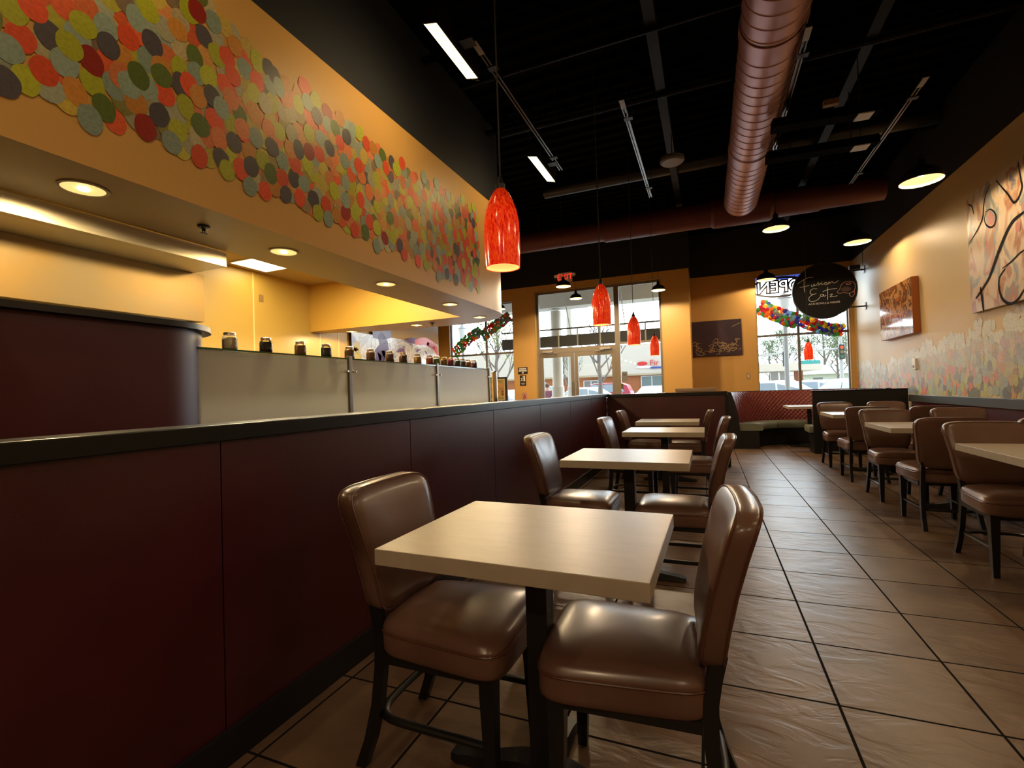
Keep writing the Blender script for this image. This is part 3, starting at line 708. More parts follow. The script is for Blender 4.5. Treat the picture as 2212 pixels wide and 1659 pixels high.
# jars
def jar_glassprof(): return [(.0, 0), (.030, 0), (.036, .004), (.038, .012), (.038, .075), (.035, .088), (.027, .096), (.026, .104)]
jarfill = {'cream': (.80, .66, .42), 'dark': (.03, .02, .015), 'brown': (.18, .07, .025), 'mix': (.35, .16, .05), 'gold': (.55, .30, .05), 'red': (.55, .10, .04), 'green': (.22, .30, .05),
           'amber': (.5, .28, .03), 'magenta': (.30, .01, .06), 'grey': (.12, .11, .09), 'orange': (.65, .25, .02), 'plum': (.2, .04, .05)}
jm = {k: mat('jar_contents_'+k, v, .5, bump=(300, .8, .004), var=(120, .2 if k == 'cream' else .5)) for k, v in jarfill.items()}
lidm = mat('silver_jar_lid', (.55, .45, .35), .25, metal=1)
J = [(497, 'cream', 'cream powder', 1.2), (575, 'dark', 'dark seeds', 1.0), (649, 'mix', 'mixed brown nuts', 1.0), (705, 'dark', 'black dried fruit', 1.0), (755, 'brown', 'brown grains', 1.0),
     (801, 'mix', 'tan nuts', 1.0), (842, 'brown', 'reddish brown beans', 1.0), (871, 'brown', 'dark brown beans', 1.0), (902, 'gold', 'golden seeds', 1.0), (928, 'red', 'red and orange dried fruit', 1.0),
     (943, 'green', 'green pieces', 1.0), (959, 'amber', 'amber pieces', 1.0), (973, 'magenta', 'magenta pieces', 1.0), (987, 'grey', 'grey seeds', 1.0), (999.5, 'grey', 'dark grey seeds', 1.0), (1011, 'orange', 'orange pieces', 1.0), (1023, 'plum', 'plum-coloured pieces', 1.0)]
proto_parts = {}
for i, (x, k, ds, s) in enumerate(J):
    # jars are spaced as in the line along the shelf
    Yj = PX(x, 770, XG-.04).y
    nxt = 'next to the burgundy wall' if i == 0 else ('nearest the door' if i == len(J)-1 else None)
    lb = 'lidded glass jar of %s on the glass shelf' % ds + (', '+nxt if nxt else '')
    t = thing('glass_jar', lb, 'jar', (XG-.04, Yj, ztop+.0115), 0, 'jars on the glass shelf'); t.scale = (s*.98, s*.98, s*.80) if i else (1.05, 1.05, .86)
    if 'g' not in proto_parts:
        b = MB(); b.lathe(jar_glassprof(), n=20); g = b.build('glass', M['jarglass'], t, smooth=50)
        b = MB(); b.lathe([(0, .100), (.031, .100), (.031, .116), (.028, .118), (0, .118)], n=20); ld_ = b.build('lid', lidm, t, smooth=40)
        proto_parts = {'g': g, 'l': ld_}
        b = MB(); b.lathe([(0, .003), (.034, .003), (.0365, .012), (.0365, .072), (.030, .084), (0, .086)], n=20); c = b.build('contents', jm[k], t, smooth=50); proto_parts['c'] = c
        b = MB()
        for q in range(7):
            pass
    else:
        for kk in ('g', 'l'):
            c = proto_parts[kk].copy(); COL.objects.link(c); c.parent = t
        c = proto_parts['c'].copy(); c.data = proto_parts['c'].data.copy(); c.data.materials[0] = jm[k]; COL.objects.link(c); c.parent = t
    # paper label wrapped on the door side
    lm = bpy.data.materials.get('white_jar_label') or mat('white_jar_label', (.8, .8, .76), .5)
    if 'lab' not in proto_parts:
        b = MB(); b.loft([[(.0386*math.cos(R(a)), .0386*math.sin(R(a)), z) for a in range(20, 90, 10)] for z in (.018, .066)], cap=False, closed=False); proto_parts['lab'] = b.build('label', lm, t)
    else:
        c = proto_parts['lab'].copy(); COL.objects.link(c); c.parent = t

# exhaust hood and equipment
t = thing('exhaust_hood', 'long stainless steel exhaust hood hanging over the kitchen line', 'hood', (0, 0, 0))
b = MB(); b.box(-3.24, -3.20, YB, 2.42, 2.152, 2.2585, .002); b.box(-5.0, -3.24, 2.38, 2.42, 2.152, 2.2585); b.box(-4.9, -3.24, YB, 2.38, 2.152, 2.156); b.build('canopy', M['steel'], t)
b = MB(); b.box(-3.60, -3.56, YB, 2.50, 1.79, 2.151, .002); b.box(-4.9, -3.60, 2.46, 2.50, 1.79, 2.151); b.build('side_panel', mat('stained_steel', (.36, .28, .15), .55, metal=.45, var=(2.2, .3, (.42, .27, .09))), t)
b = MB(); b.box(-4.9, -3.61, YB, 2.45, 1.80, 1.83); b.build('filter_bank', M['black'], t)
t = thing('back_shelf', 'dark shelf below the hood behind the curved burgundy wall', 'shelf', (0, 0, 0))
b = MB(); b.box(-3.5, -3.12, YB, 2.1, 1.60, 1.622); b.build('board', M['black'], t)
b = MB()
for yy in (-.6, 1.9): b.box(-3.45, -3.41, yy, yy+.04, 0, 1.599)
b.build('leg', M['steel'], t)
pm = mat('cream_cardboard', (.62, .50, .34), .7)
for i, (xa_, xb_, lb) in enumerate(((16, 125, 'long low stack of cream trays at the left edge, on the dark back shelf'), (293, 368, 'short low stack of cream trays near the end of the dark back shelf'))):
    ya, yb_ = PX(xa_, 655, -3.15).y, PX(xb_, 665, -3.15).y
    t = thing('tray_stack', lb, 'trays', (-3.3, (ya+yb_)/2, 1.6225), group='tray stacks')
    hh = (yb_-ya)/2
    for q in range(4):
        b = MB(); b.box(-.14, .14, -hh, hh, q*.012, q*.012+.010, .001); b.build('tray', pm, t)
# oven on the kitchen wall
ov = PX(462, 730, -4.3)
t = thing('steel_oven', 'stainless oven with small blue display behind the first jar', 'oven', (-4.3, ov.y, 0))
yw = .34
b = MB(); b.box(-.6, 0, -yw*2, yw-.04, 0, 1.50, .004); b.build('body', M['steel'], t)
b = MB(); b.box(0.001, .012, -yw*1.8, yw-.08, 1.05, 1.40); b.build('door', mat('pale_oven_window', (.45, .48, .52), .2), t)
b = MB(); b.box(0.001, .008, yw-.19, yw-.07, 1.435, 1.475); b.build('display', emit_mat('blue_display', (.02, .05, .14), 1), t, )
b = MB(); b.box(.0085, .009, yw-.14, yw-.12, 1.445, 1.465); b.build('lit_digit', emit_mat('blue_led', (.3, .5, 1), 2.0), t)
b = MB(); b.box(-.6, 0.0, -yw*2, yw-.06, 1.501, 1.53); b.build('vent_strip', M['black'], t)
t2 = thing('steel_cabinet', 'brushed steel box on top of the oven below the hood end', 'cabinet', (-4.3, ov.y, 1.5305))
b = MB(); b.box(-.6, .02, -yw*2, yw+.02, 0, .15, .004); b.build('body', M['steel'], t2)
b = MB(); b.box(-.5, -.1, yw+.0205, yw+.024, .03, .12); b.build('side_plate', M['steel'], t2)
t = thing('prep_table', 'steel prep table behind the frosted glass', 'table', (-3.66, 2.72, 0))
b = MB(); b.box(-.25, .25, -.58, 1.1, .86, .90, .003); b.build('tabletop', M['steel'], t)
for sx3, sy3 in ((-1, -.5), (-1, 1), (1, -.5), (1, 1)):
    b = MB(); b.tube([(sx3*.21, sy3*1.05, 0), (sx3*.21, sy3*1.05, .859)], .02, 10); b.build('leg', M['steel'], t)
for i, (xx, cname, cc) in enumerate(((447, 'maroon', (.12, .02, .03)), (455, 'green', (.05, .15, .06)), (466, 'red', (.5, .06, .04)), (477, 'black', (.02, .02, .02)))):
    p = PX(xx, 752, -3.6)
    t = thing('cup_lid_stack', '%s cup just behind the first frosted panel' % cname, 'cup', (-3.6, p.y, .9005), group='coloured cups behind the first panel')
    b = MB(); b.lathe([(0, 0), (.014, 0), (.016, .64), (.0165, .665), (0, .665)], n=16); b.build('cup', mat('cup_'+cname, cc, .4), t, smooth=40)
    b = MB(); b.lathe([(0, .666), (.017, .666), (.017, .675), (0, .69)], n=16); b.build('lid', mat('cup_lid_'+cname, cc, .3), t, smooth=40)
# seams on the kitchen wall and the outlet
b = MB()
for x in (548, 690, 730): 
    p = PX(x, 690, XL+.001); b.box(XL, XL+.004, p.y-.012, p.y+.012, .9, ZK-.01 if p.y < YI else 2.6)
struct(b.build('trim_6', mat('panel_joint_strip', (.66, .46, .16), .35)))
p = PX(565, 644, XL+.01)
b = MB(); b.box(XL, XL+.008, p.y-.035, p.y+.035, p.z-.05, p.z+.05, .001); o = b.build('wall_plate', mat('brass_plate', (.35, .22, .08), .4, metal=.5)); tag(o, 'small brown wall plate high on the yellow kitchen wall', 'wall plate')

# ceiling panel light, downlights, sprinklers
p0, p1 = PZ(498, 566, ZK), PZ(625, 577, ZK)
x0, x1, y0, y1_ = -5.80, -5.34, 4.44, 4.99
t = thing('ceiling_panel_light', 'bright square panel light in the kitchen ceiling', 'ceiling light', ((x0+x1)/2, (y0+y1_)/2, ZK), group='kitchen ceiling panels'); t_panel = t
hx, hy = (x1-x0)/2, (y1_-y0)/2
b = MB(); b.box(-hx-.02, -hx, -hy-.02, hy+.02, -.012, -.001); b.box(hx, hx+.02, -hy-.02, hy+.02, -.012, -.001); b.box(-hx, hx, -hy-.02, -hy, -.012, -.001); b.box(-hx, hx, hy, hy+.02, -.012, -.001); b.build('frame', M['white'], t)
b = MB(); b.box(-hx, hx, -hy, hy, -.008, -.001); b.build('diffuser', emit_mat('panel_diffuser', (1, .93, .62), 4.5), t)
WARM = (1, .74, .38)
DL = [(185, 405, 'largest round downlight, left of the view in the soffit'), (612, 543, 'round downlight beside the bright square panel'), (832, 613, 'round downlight third along the straight soffit'),
      (972, 657, 'round downlight fourth along the straight soffit, near its rounded end'), (1036, 685, 'round downlight at the rounded tip of the soffit'), (900, 702, 'round downlight in the far leg of the soffit, next to the sprinkler'),
      (760, 716, 'round downlight in the far leg of the soffit, above the framed painting')]
for i, (x, y, lb) in enumerate(DL):
    p = PZ(x, y, ZS)
    if i < 4: p = Vector((-2.838, [1.386, 2.60, 3.80, 5.04][i], ZS))
    t = thing('downlight', lb, 'downlight', (p.x, p.y, ZS), group='soffit downlights')
    b = MB(); b.lathe([(.098, -.0025), (.104, -.005), (.088, -.006), (.086, -.0015)], n=32, cap=False); b.build('trim_ring', M['cream'], t, smooth=True)
    b = MB(); b.lathe([(.087, -.0042), (.06, -.0038), (.0001, -.0030)], n=32, cap=False); b.build('reflector', M['down'], t, smooth=True)
    b = MB(); b.lathe([(.0001, -.012), (.022, -.010), (.026, -.0045)], n=20, cap=False); b.build('bulb', M['bulb'], t, smooth=True)
    add_light('downlight_lamp', 'SPOT', (0, 0, -.02), 32, WARM, .05, (0, 0, -1), R(176), t, .15)
for i, (x, y) in enumerate(((440, 488), (934, 697))):
    p = PZ(x, y, ZS)
    t = thing('sprinkler', ['dark sprinkler head in the soffit right of the largest downlight', 'small dark sprinkler head in the far leg of the soffit'][i], 'sprinkler', (p.x, p.y, ZS), group='soffit sprinklers')
    b = MB(); b.lathe([(0, -.001), (.035, -.001), (.033, -.012), (.012, -.016), (.010, -.03)], n=20); b.build('escutcheon', M['iron'], t, smooth=40)
    b = MB(); b.lathe([(0, -.047), (.02, -.047), (.02, -.051), (0, -.051)], n=12); b.tube([(-.012, 0, -.03), (-.008, 0, -.048)], .003, 6); b.tube([(.012, 0, -.03), (.008, 0, -.048)], .003, 6); b.build('deflector', M['iron'], t)
add_light('panel_lamp', 'AREA', ((x0+x1)/2, (y0+y1_)/2, ZK-.02), 3, (1, .80, .42), .45, ((x0+x1)/2, (y0+y1_)/2, 0))
pl_main = t_panel
for k, (xx, yy, lb) in enumerate(((-4.20, 3.6, 'added panel light in the kitchen ceiling above the first jars, hidden by the soffit'), (-4.20, 4.9, 'added panel light in the kitchen ceiling above the last jars, hidden by the soffit'))):  # unseen panels added to light the frosted glass from behind
    dup(pl_main, (xx, yy, ZK), 0, lb, 'kitchen ceiling panels'); add_light('panel_lamp', 'AREA', (xx, yy, ZK-.02), 50, (1, .88, .62), .45, (xx, yy, 0))

# ------------------------------------------------------------------ ceiling services
zt = 3.95
trk = [(-1.60, 3.33, 5.75, 'left-hand track rail beside the lit wall washers'), (-.665, 4.60, 7.15, 'track rail left of the big duct, bright with window light'),
       (.825, 4.28, 6.75, 'track rail immediately right of the big duct'), (1.945, 5.45, 7.95, 'track rail farthest right, above the right-hand tables')]
trm = mat('glossy_black_track', (.02, .02, .02), .16, spec=.8)
for x, ya, yb_, lb in trk:
    t = thing('light_track', lb, 'track', (x, ya, zt), group='ceiling light tracks'); L = yb_-ya
    b = MB(); b.box(-.022, -.009, 0, L, -.02, .012, .001); b.box(.009, .022, 0, L, -.02, .012, .001); b.box(-.009, .009, 0, L, 0, .012); b.build('rail', trm, t)
    for q in (.35, L-.35):
        b = MB(); b.tube([(.05, q, -.022), (.05, q, ZD-zt)], .004, 6); b.build('hanger', M['cord'], t)
        b = MB(); b.box(-.03, .056, q-.03, q+.03, -.026, -.0205); b.build('clip', M['black'], t)
    b = MB(); b.box(-.024, .024, .0, .16, -.024, -.0205); b.build('feed_box', mat('grey_feed', (.3, .3, .3), .4), t)
# wall washers hung left of the first track
for i, (ya, yb_, ew, lb) in enumerate(((2.985, 3.66, 6.5, 'lit yellow wall washer lamp nearest the viewer, hanging over the dotted mural'), (5.17, 5.90, 4.5, 'lit yellow wall washer lamp farther along the ceiling'), (.65, 1.32, 5.0, 'added yellow wall washer lamp above and left of the view'))):  # the third washer is an unseen addition brightening the near bulkhead
    yc_ = (ya+yb_)/2; L = (yb_-ya)/2
    t = thing('wall_washer', lb, 'wall washer', (-1.76, yc_, 3.90), group='lit wall washers')
    b = MB(); sec = [(-.075, -.005), (.035, -.03), (.05, .10), (-.04, .12)]
    for q in (-L-.01, L): b.loft([[(x, q+d, z) for x, z in sec] for d in (0, .01)])
    b.loft([[(x, q, z) for x, z in ((.035, -.03), (.045, -.03), (.06, .10), (.05, .10))] for q in (-L, L)]); b.loft([[(x, q, z) for x, z in ((.06, .10), (.05, .10), (-.04, .12), (-.04, .13), (.055, .112))] for q in (-L, L)])
    b.build('housing', M['black'], t)
    b = MB(); b.face([(-.072, -L, -.003), (.034, -L, -.027), (.034, L, -.027), (-.072, L, -.003)])
    b.build('lens', emit_mat('washer_lens', (1, .87, .42), 3.2), t)
    b = MB()
    for q in range(13):
        yy = -L+L*2*q/12; b.face([(-.07, yy-.004, -.0035), (.033, yy+.03, -.0285), (.033, yy+.036, -.0285), (-.07, yy+.002, -.0035)])
    b.build('louver', mat('washer_louver', (.5, .45, .3), .4), t)
    b = MB(); b.box(.062, .17, -.05, .05, .02, .05); b.build('arm', M['black'], t)
    ld = bpy.data.lights.new('washer_lamp', 'AREA'); ld.shape = 'RECTANGLE'; ld.size = L*2; ld.size_y = .1; ld.energy = ew; ld.color = (1, .70, .32)
    o = bpy.data.objects.new('washer_lamp', ld); COL.objects.link(o); o.parent = t; o.location = (-.04, 0, -.045)
    za = Vector((.66, 0, .75)).normalized(); xa2 = Vector((0, 1, 0)); ya2 = za.cross(xa2)
    o.rotation_euler = Matrix((xa2, ya2, za)).transposed().to_euler()
for yy, lb in ((3.1, 'added wall washer lamp on the right, above the view, facing the right wall'), (.6, 'added wall washer lamp on the right, behind the viewer')):  # out-of-view washers added to raise the light on the right wall
    o = dup(t, (1.95, yy, 3.90), PI, lb, 'lit wall washers')
    for ch in o.children:
        if ch.type == 'LIGHT': ch.data = ch.data.copy(); ch.data.energy = 4
# unlit dark fittings right of the duct
for i, (x, y_, sx_, lb, ang) in enumerate(((1.18, 5.60, .95, 'wide unlit black fitting hanging right of the big duct, nearer one', 6), (1.28, 6.35, 1.1, 'wide unlit black fitting hanging right of the big duct, farther one', 4))):
    t = thing('unlit_fixture', lb, 'light fitting', (x, y_, 3.78), R(ang), group='unlit black ceiling fittings')
    b = MB(); b.loft([[(s, yy, z) for yy, z in ((-.08, 0), (.08, 0), (.05, .10), (-.05, .10))] for s in (-sx_/2, sx_/2)]); b.build('housing', M['deck'], t)
    b = MB(); b.box(sx_*.28, sx_*.42, -.07, .07, -.012, -.001); b.build('lens', mat('pale_lens', (.5, .5, .48), .3), t, )
    for s in (-.3, .3):
        b = MB(); b.tube([(s, 0, .1), (s, 0, ZD-3.78)], .005, 6); b.build('hanger', M['cord'], t)
p = PZ(1795, 228, 4.1); b = MB(); b.box(-.07, .07, -.03, .03, 0, .06); o = b.build('junction_box', mat('tan_box', (.3, .19, .10), .6), loc=p); tag(o, 'small tan junction box on the black ceiling right of the duct', 'junction box')
b = MB(); b.tube([(0, 0, .0605), (0, 0, ZD-p.z)], .006, 6); b.build('conduit', M['black'], o)
# big spiral duct along the room, cross duct
def spiral(b, L, r, pitch, n=40):
    rings = []; y = 0
    ys_ = []
    k = 0
    while y < L:
        ys_ += [(y, r), (y+pitch-.016, r), (y+pitch-.012, r+.006), (y+pitch-.006, r+.006), (y+pitch-.002, r)]; y += pitch
    for yy, rr in ys_: rings.append([(rr*math.cos(2*PI*i/n), yy, rr*math.sin(2*PI*i/n)) for i in range(n)])
    b.loft(rings)
DR = .245; dz = 4.05+.13
t = thing('spiral_duct', 'big burgundy spiral duct running down the room', 'duct', (.60, .6, 4.14))
b = MB(); spiral(b, 7.9, DR, .155); b.build('pipe', M['duct'], t, smooth=30)
for q in (3.75, 5.9): 
    b = MB(); b.lathe([(DR+.0065, 0), (DR+.012, .004), (DR+.012, .12), (DR+.0065, .124)], n=40, cap=False)
    o = b.build('coupling', M['duct'], t, smooth=30); o.rotation_euler = (R(-90), 0, 0); o.location = (0, q, 0)
for q in (2.0, 4.7, 6.3):
    b = MB(); b.tube([(-DR-.012, q, 0), (-DR-.012, q, ZD-4.14)], .004, 6); b.tube([(DR+.012, q, 0), (DR+.012, q, ZD-4.14)], .004, 6); b.build('hanger', M['cord'], t)
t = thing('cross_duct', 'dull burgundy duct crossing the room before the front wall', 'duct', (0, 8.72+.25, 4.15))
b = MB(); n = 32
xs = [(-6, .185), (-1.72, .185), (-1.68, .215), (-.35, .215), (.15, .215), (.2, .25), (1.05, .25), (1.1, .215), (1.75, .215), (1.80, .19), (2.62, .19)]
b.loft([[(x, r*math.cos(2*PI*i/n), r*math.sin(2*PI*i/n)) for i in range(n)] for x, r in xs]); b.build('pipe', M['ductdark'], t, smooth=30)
for x in (-3, -.6, 2.0):
    b = MB(); b.tube([(x, 0, .2), (x, 0, .6)], .006, 6); b.build('hanger', M['cord'], t)
# black round duct, beams, conduits
a_, c_ = PZ(1110, 425, 4.3), PZ(1560, 335, 4.3)
yp7 = PZ(1335, 384, 4.63).y; o = MB(); o.tube([(-2.5, yp7, 4.63), (2.9, yp7, 4.63)], .115, 28); o = o.build('black_pipe', mat('satin_black_duct', (.012, .012, .013), .3, spec=.6), smooth=True); tag(o, 'large black round duct crossing the ceiling before the burgundy one', 'duct')
b = MB()
for yy in (2.6, 4.1, 5.6, 8.0, 9.8):
    b.box(XBH+.02, XR, yy-.03, yy+.03, 4.52, 4.56); b.box(XBH+.02, XR, yy-.03, yy+.03, 4.70, 4.745)
    x = XBH+.1
    while x < XR-.4: b.tube([(x, yy, 4.56), (x+.17, yy, 4.70), (x+.34, yy, 4.56)], .010, 6); x += .34
struct(b.build('trim_joists', M['deck'])).name = 'trim_7'
b = MB()
for xx in (-.36, 1.55): b.box(xx-.05, xx+.05, 2.0, 11.0, 4.42, 4.50)
b.tube([(-2.3, 4.45, 4.40), (2.9, 4.45, 4.40)], .018, 8); b.tube([(-2.3, 5.5, 4.41), (2.9, 5.5, 4.41)], .03, 10); b.tube([(-2.3, 9.9, 4.41), (2.9, 9.9, 4.41)], .02, 8)
struct(b.build('trim_8', mat('black_steel_beam', (.004, .004, .004), .5, spec=.15)))
p = PZ(1452, 352, 4.05)
t = thing('ceiling_speaker', 'shallow grey ceiling fitting between the ducts', 'speaker', (p.x, p.y, 4.05))
b = MB(); b.lathe([(0, 0), (.13, 0), (.15, .02), (.15, .06), (0, .07)], n=28); b.build('body', mat('grey_fitting', (.10, .10, .10), .4), t, smooth=40)
b = MB(); b.tube([(0, 0, .07), (0, 0, ZD-4.05)], .006, 6); b.build('stem', M['cord'], t)

# pendants ----------------------------------------------------------
def make_red():
    t = thing('red_pendant_lamp', 'large glowing red mottled glass pendant nearest the viewer', 'pendant lamp', group='red glass pendants')
    pr = [(.071, 0), (.0735, .05), (.0745, .12), (.072, .19), (.064, .235), (.050, .275), (.034, .308), (.020, .325)]
    b = MB(); b.lathe(pr+[(.017, .323), (.031, .304), (.047, .272), (.0615, .233), (.0695, .188), (.072, .12), (.071, .05), (.0685, .0), (.071, 0)], n=40, cap=False)
    sh = b.build('shade', M['redglass'], t, smooth=60)
    b = MB(); b.lathe([(.0678, .002), (.0703, .05), (.0712, .12), (.0687, .187), (.0605, .232), (.046, .27), (.03, .302), (.0001, .315)], n=32, cap=False)
    b.build('lining', mat('cream_glass_lining', (.8, .55, .3), .4, emit=(1, .50, .17), es=.42), sh, smooth=True)
    b = MB(); b.lathe([(.019, .3255), (.020, .345), (.013, .352), (.008, .375), (.004, .38)], n=20); b.build('cap', M['black'], t, smooth=40)
    b = MB(); b.tube([(0, 0, .38), (0, 0, ZD-1.69+.10)], .0035, 6); b.build('cord', M['cord'], t)
    b = MB(); b.lathe([(0.0001, .10), (.02, .12), (.024, .15), (.012, .19), (.0001, .2)], n=16); b.build('bulb', emit_mat('dim_bulb', (1, .7, .35), 3), t, smooth=True)
    add_light('pendant_bulb', 'SPOT', (0, 0, .04), 0.7, (1, .66, .34), .03, (0, 0, -1), R(130), t)
    return t
rp_ = make_red(); rp_.location = (-.761, 1.80, 1.69)
for x, y, z, lb in ((-.762, 3.79, 1.69, 'red mottled glass pendant second from the viewer, before the entrance doors'), (-.761, 5.60, 1.675, 'orange-red glass pendant third from the viewer'),
                    (-.775, 8.1, 1.70, 'red glass pendant farthest along the half wall row'), (1.74, 10.2, 1.60, 'red glass pendant over the round booth, in front of the right window'), (-.761, -.15, 1.69, 'added red glass pendant beside the viewer, outside the view')):
    o = dup(rp_, (x, y, z), 0, lb)
    if y < 0:  # added unseen pendant, lighting the near half wall and floor
        for ch in o.children:
            if ch.type == 'LIGHT': ch.data = ch.data.copy(); ch.data.energy = 3
def make_dome():
    t = thing('dome_pendant_lamp', 'black dome pendant highest at right, close to the right wall', 'pendant lamp', group='black dome pendants')
    pr = [(.19, 0), (.187, .03), (.17, .075), (.135, .115), (.085, .145), (.05, .16), (.042, .19), (.036, .235)]
    b = MB(); b.lathe(pr+[(.03, .233), (.038, .188), (.047, .158), (.082, .142), (.132, .111), (.167, .072), (.184, .028), (.187, 0), (.19, 0)], n=40, cap=False)
    sh = b.build('shade', M['lamp_black'], t, smooth=60)
    b = MB(); b.lathe([(.186, .001), (.182, .028), (.165, .07), (.13, .108), (.08, .138), (.0001, .15)], n=36, cap=False); b.build('lining', M['shade_in'], sh, smooth=True)
    b = MB(); b.lathe([(.036, .236), (.02, .25), (.006, .29)], n=20); b.build('cap', M['black'], t, smooth=40)
    b = MB(); b.tube([(0, 0, .29), (0, 0, 1.7)], .004, 6); b.build('cord', M['cord'], t)
    b = MB(); b.lathe([(0.0001, .05), (.025, .06), (.03, .085), (.02, .12), (.0001, .13)], n=16); b.build('bulb', M['bulb'], t, smooth=True)
    add_light('dome_bulb', 'SPOT', (0, 0, .03), 33, (1, .74, .44), .045, (0, 0, -1), R(171), t, .15)
    return t
dm = make_dome()
DM = [(1990, 392, 78, .38, None), (1852, 524, 50, .38, 'black dome pendant near the right wall, behind the highest one'), (1676, 495, 52, .38, 'black dome pendant hanging before the burgundy cross duct'),
      (1655, 605, 38, .38, 'black dome pendant overlapping the mirrored open sign'), (1217, 619, 32, .27, 'black dome pendant in front of the exit sign'), (1244, 645, 26, .27, 'small black dome pendant below and right of the exit sign'),
      (1422, 627, 29, .27, 'black dome pendant at the right top corner of the entrance glazing'), (1077, 668, 29, .27, 'black dome pendant half hidden by the rounded bulkhead end')]
for i, (x, y, w, D, lb) in enumerate(DM):
    d = ray(x, y).normalized(); fwd = ray(x, y).normalized().dot(fw)
    Z = F*D/w; p = CP+ray(x, y)*Z
    o = dm if i == 0 else dup(dm, label=lb)
    o.location = p; s = D/.38; o.scale = (s, s, s)
    for ch in o.children:
        if ch.name.startswith('cord'):
            ch.data = ch.data if s == 1 and i == 0 else ch.data.copy()
            top = (ZD-p.z)/s
            for v in ch.data.vertices:
                if v.co.z > 1.0: v.co.z = top
        if ch.type == 'LIGHT' and D < .3:
            ch.data = ch.data.copy(); ch.data.energy = 80

for x, y, lb in ((-.35, -2.1, 'added black dome pendant behind the viewer over the aisle'), (1.6, -2.1, 'added black dome pendant behind the viewer, right of the aisle'), (-1.05, .12, 'added black dome pendant left of the viewer beside the half wall'), (1.9, .9, 'added black dome pendant behind the viewer near the right wall'), (1.9, 3.2, 'added black dome pendant just above the view, over the nearest right-hand table')):  # unseen dome lamps added as fill light for the foreground
    o = dup(dm, (x, y, 3.0), 0, lb); o.scale = (1, 1, 1); k_ = (.25 if x < -1 else 1.6) if x < 0 else (1.1 if y < -1 else .5)
    for ch in o.children:
        if ch.name.startswith('cord'):
            ch.data = ch.data.copy()
            for v in ch.data.vertices:
                if v.co.z > 1.0: v.co.z = ZD-3.0
        if ch.type == 'LIGHT' and k_ != 1: ch.data = ch.data.copy(); ch.data.energy *= k_

# ------------------------------------------------------------------ wall art and signs
def canvas_mat(name, cols, scale, dist=2.0, rough=.35, seed=0, stretch=(1, 1, 1), coat=0):
    m = mat(name, cols[0], rough, coat=coat); n = m.node_tree.nodes; l = m.node_tree.links
    t = n.new('ShaderNodeTexCoord'); mp = n.new('ShaderNodeMapping'); mp.inputs['Location'].default_value = (seed, seed*.7, seed*.3); mp.inputs['Scale'].default_value = stretch
    l.new(t.outputs['Object'], mp.inputs[0])
    no = n.new('ShaderNodeTexNoise'); no.inputs['Scale'].default_value = scale; no.inputs['Detail'].default_value = 3; no.inputs['Distortion'].default_value = dist
    l.new(mp.outputs[0], no.inputs['Vector']); cr = n.new('ShaderNodeValToRGB'); l.new(no.outputs['Fac'], cr.inputs[0])
    e = cr.color_ramp.elements; N = len(cols)
    e[0].position = .28; e[0].color = (*cols[0], 1); e[1].position = .72; e[1].color = (*cols[-1], 1)
    for i, c in enumerate(cols[1:-1]):
        k = e.new(.28+.44*(i+1)/(N-1)); k.color = (*c, 1)
    l.new(cr.outputs[0], n['Principled BSDF'].inputs['Base Color'])
    bp = n.new('ShaderNodeBump'); bp.inputs['Strength'].default_value = .3; bp.inputs['Distance'].default_value = .006 if rough > .2 else .0012; l.new(no.outputs['Fac'], bp.inputs['Height']); l.new(bp.outputs[0], n['Principled BSDF'].inputs['Normal'])
    return m
def stroke(b, pts, wid, X=None, Y=None, sign=-1, off=.002, sm=4):
    # flat brush stroke polyline through pixel points on plane X=.. or Y=..
    P = [(PX(x, y, X) if X is not None else PY(x, y, Y)) for x, y in pts]
    Q = []
    for i in range(len(P)-1):
        p0, p1, p2, p3 = P[max(i-1, 0)], P[i], P[i+1], P[min(i+2, len(P)-1)]
        for k in range(sm):
            t = k/sm; Q.append(.5*((2*p1)+(p2-p0)*t+(2*p0-5*p1+4*p2-p3)*t*t+(3*p1-p0-3*p2+p3)*t**3))
    Q.append(P[-1]); nrm = Vector((1, 0, 0)) if X is not None else Vector((0, 1, 0))
    L, Rr = [], []
    for i, q in enumerate(Q):
        tn = (Q[min(i+1, len(Q)-1)]-Q[max(i-1, 0)]).normalized(); a = tn.cross(nrm)
        w = wid*(.35+.65*math.sin(PI*min(1, (i+1)/(len(Q)+1))))
        L.append(b.b.verts.new(q+a*w+nrm*sign*off)); Rr.append(b.b.verts.new(q-a*w+nrm*sign*off))
    for i in range(len(Q)-1): b.b.faces.new((L[i], L[i+1], Rr[i+1], Rr[i]))
def artX(name, label, X, Y0, Y1, z0, z1, m, em, d=.035, side=-1):
    b = MB(); xa_, xb_ = (X-d, X) if side < 0 else (X, X+d)
    b.box(xa_, xb_, Y0, Y1, z0, z1, .002); o = b.build(name, em); tag(o, label, 'painting')
    f = MB(); xx = X-d-.0008 if side < 0 else X+d+.0008
    f.face([(xx, Y0+.004, z0+.004), (xx, Y1-.004, z0+.004), (xx, Y1-.004, z1-.004), (xx, Y0+.004, z1-.004)]); f.build('painted_face', m, o); return o
XA = XR-.042
a1 = artX('abstract_painting', 'large beige and rust abstract painting with black looping lines on the right wall', XR-.008, PX(2212, 600, XA).y-1.6, PX(2096, 600, XA).y, 1.925, 3.30,
     canvas_mat('abstract_beige_rust', [(.10, .09, .12), (.50, .37, .22), (.34, .12, .05), (.56, .42, .27), (.58, .46, .32), (.22, .27, .26), (.45, .17, .09), (.5, .4, .28)], 4.2, .5, .3, 3.1, (1, 1, .55)), M['cream'], .04)
b = MB()
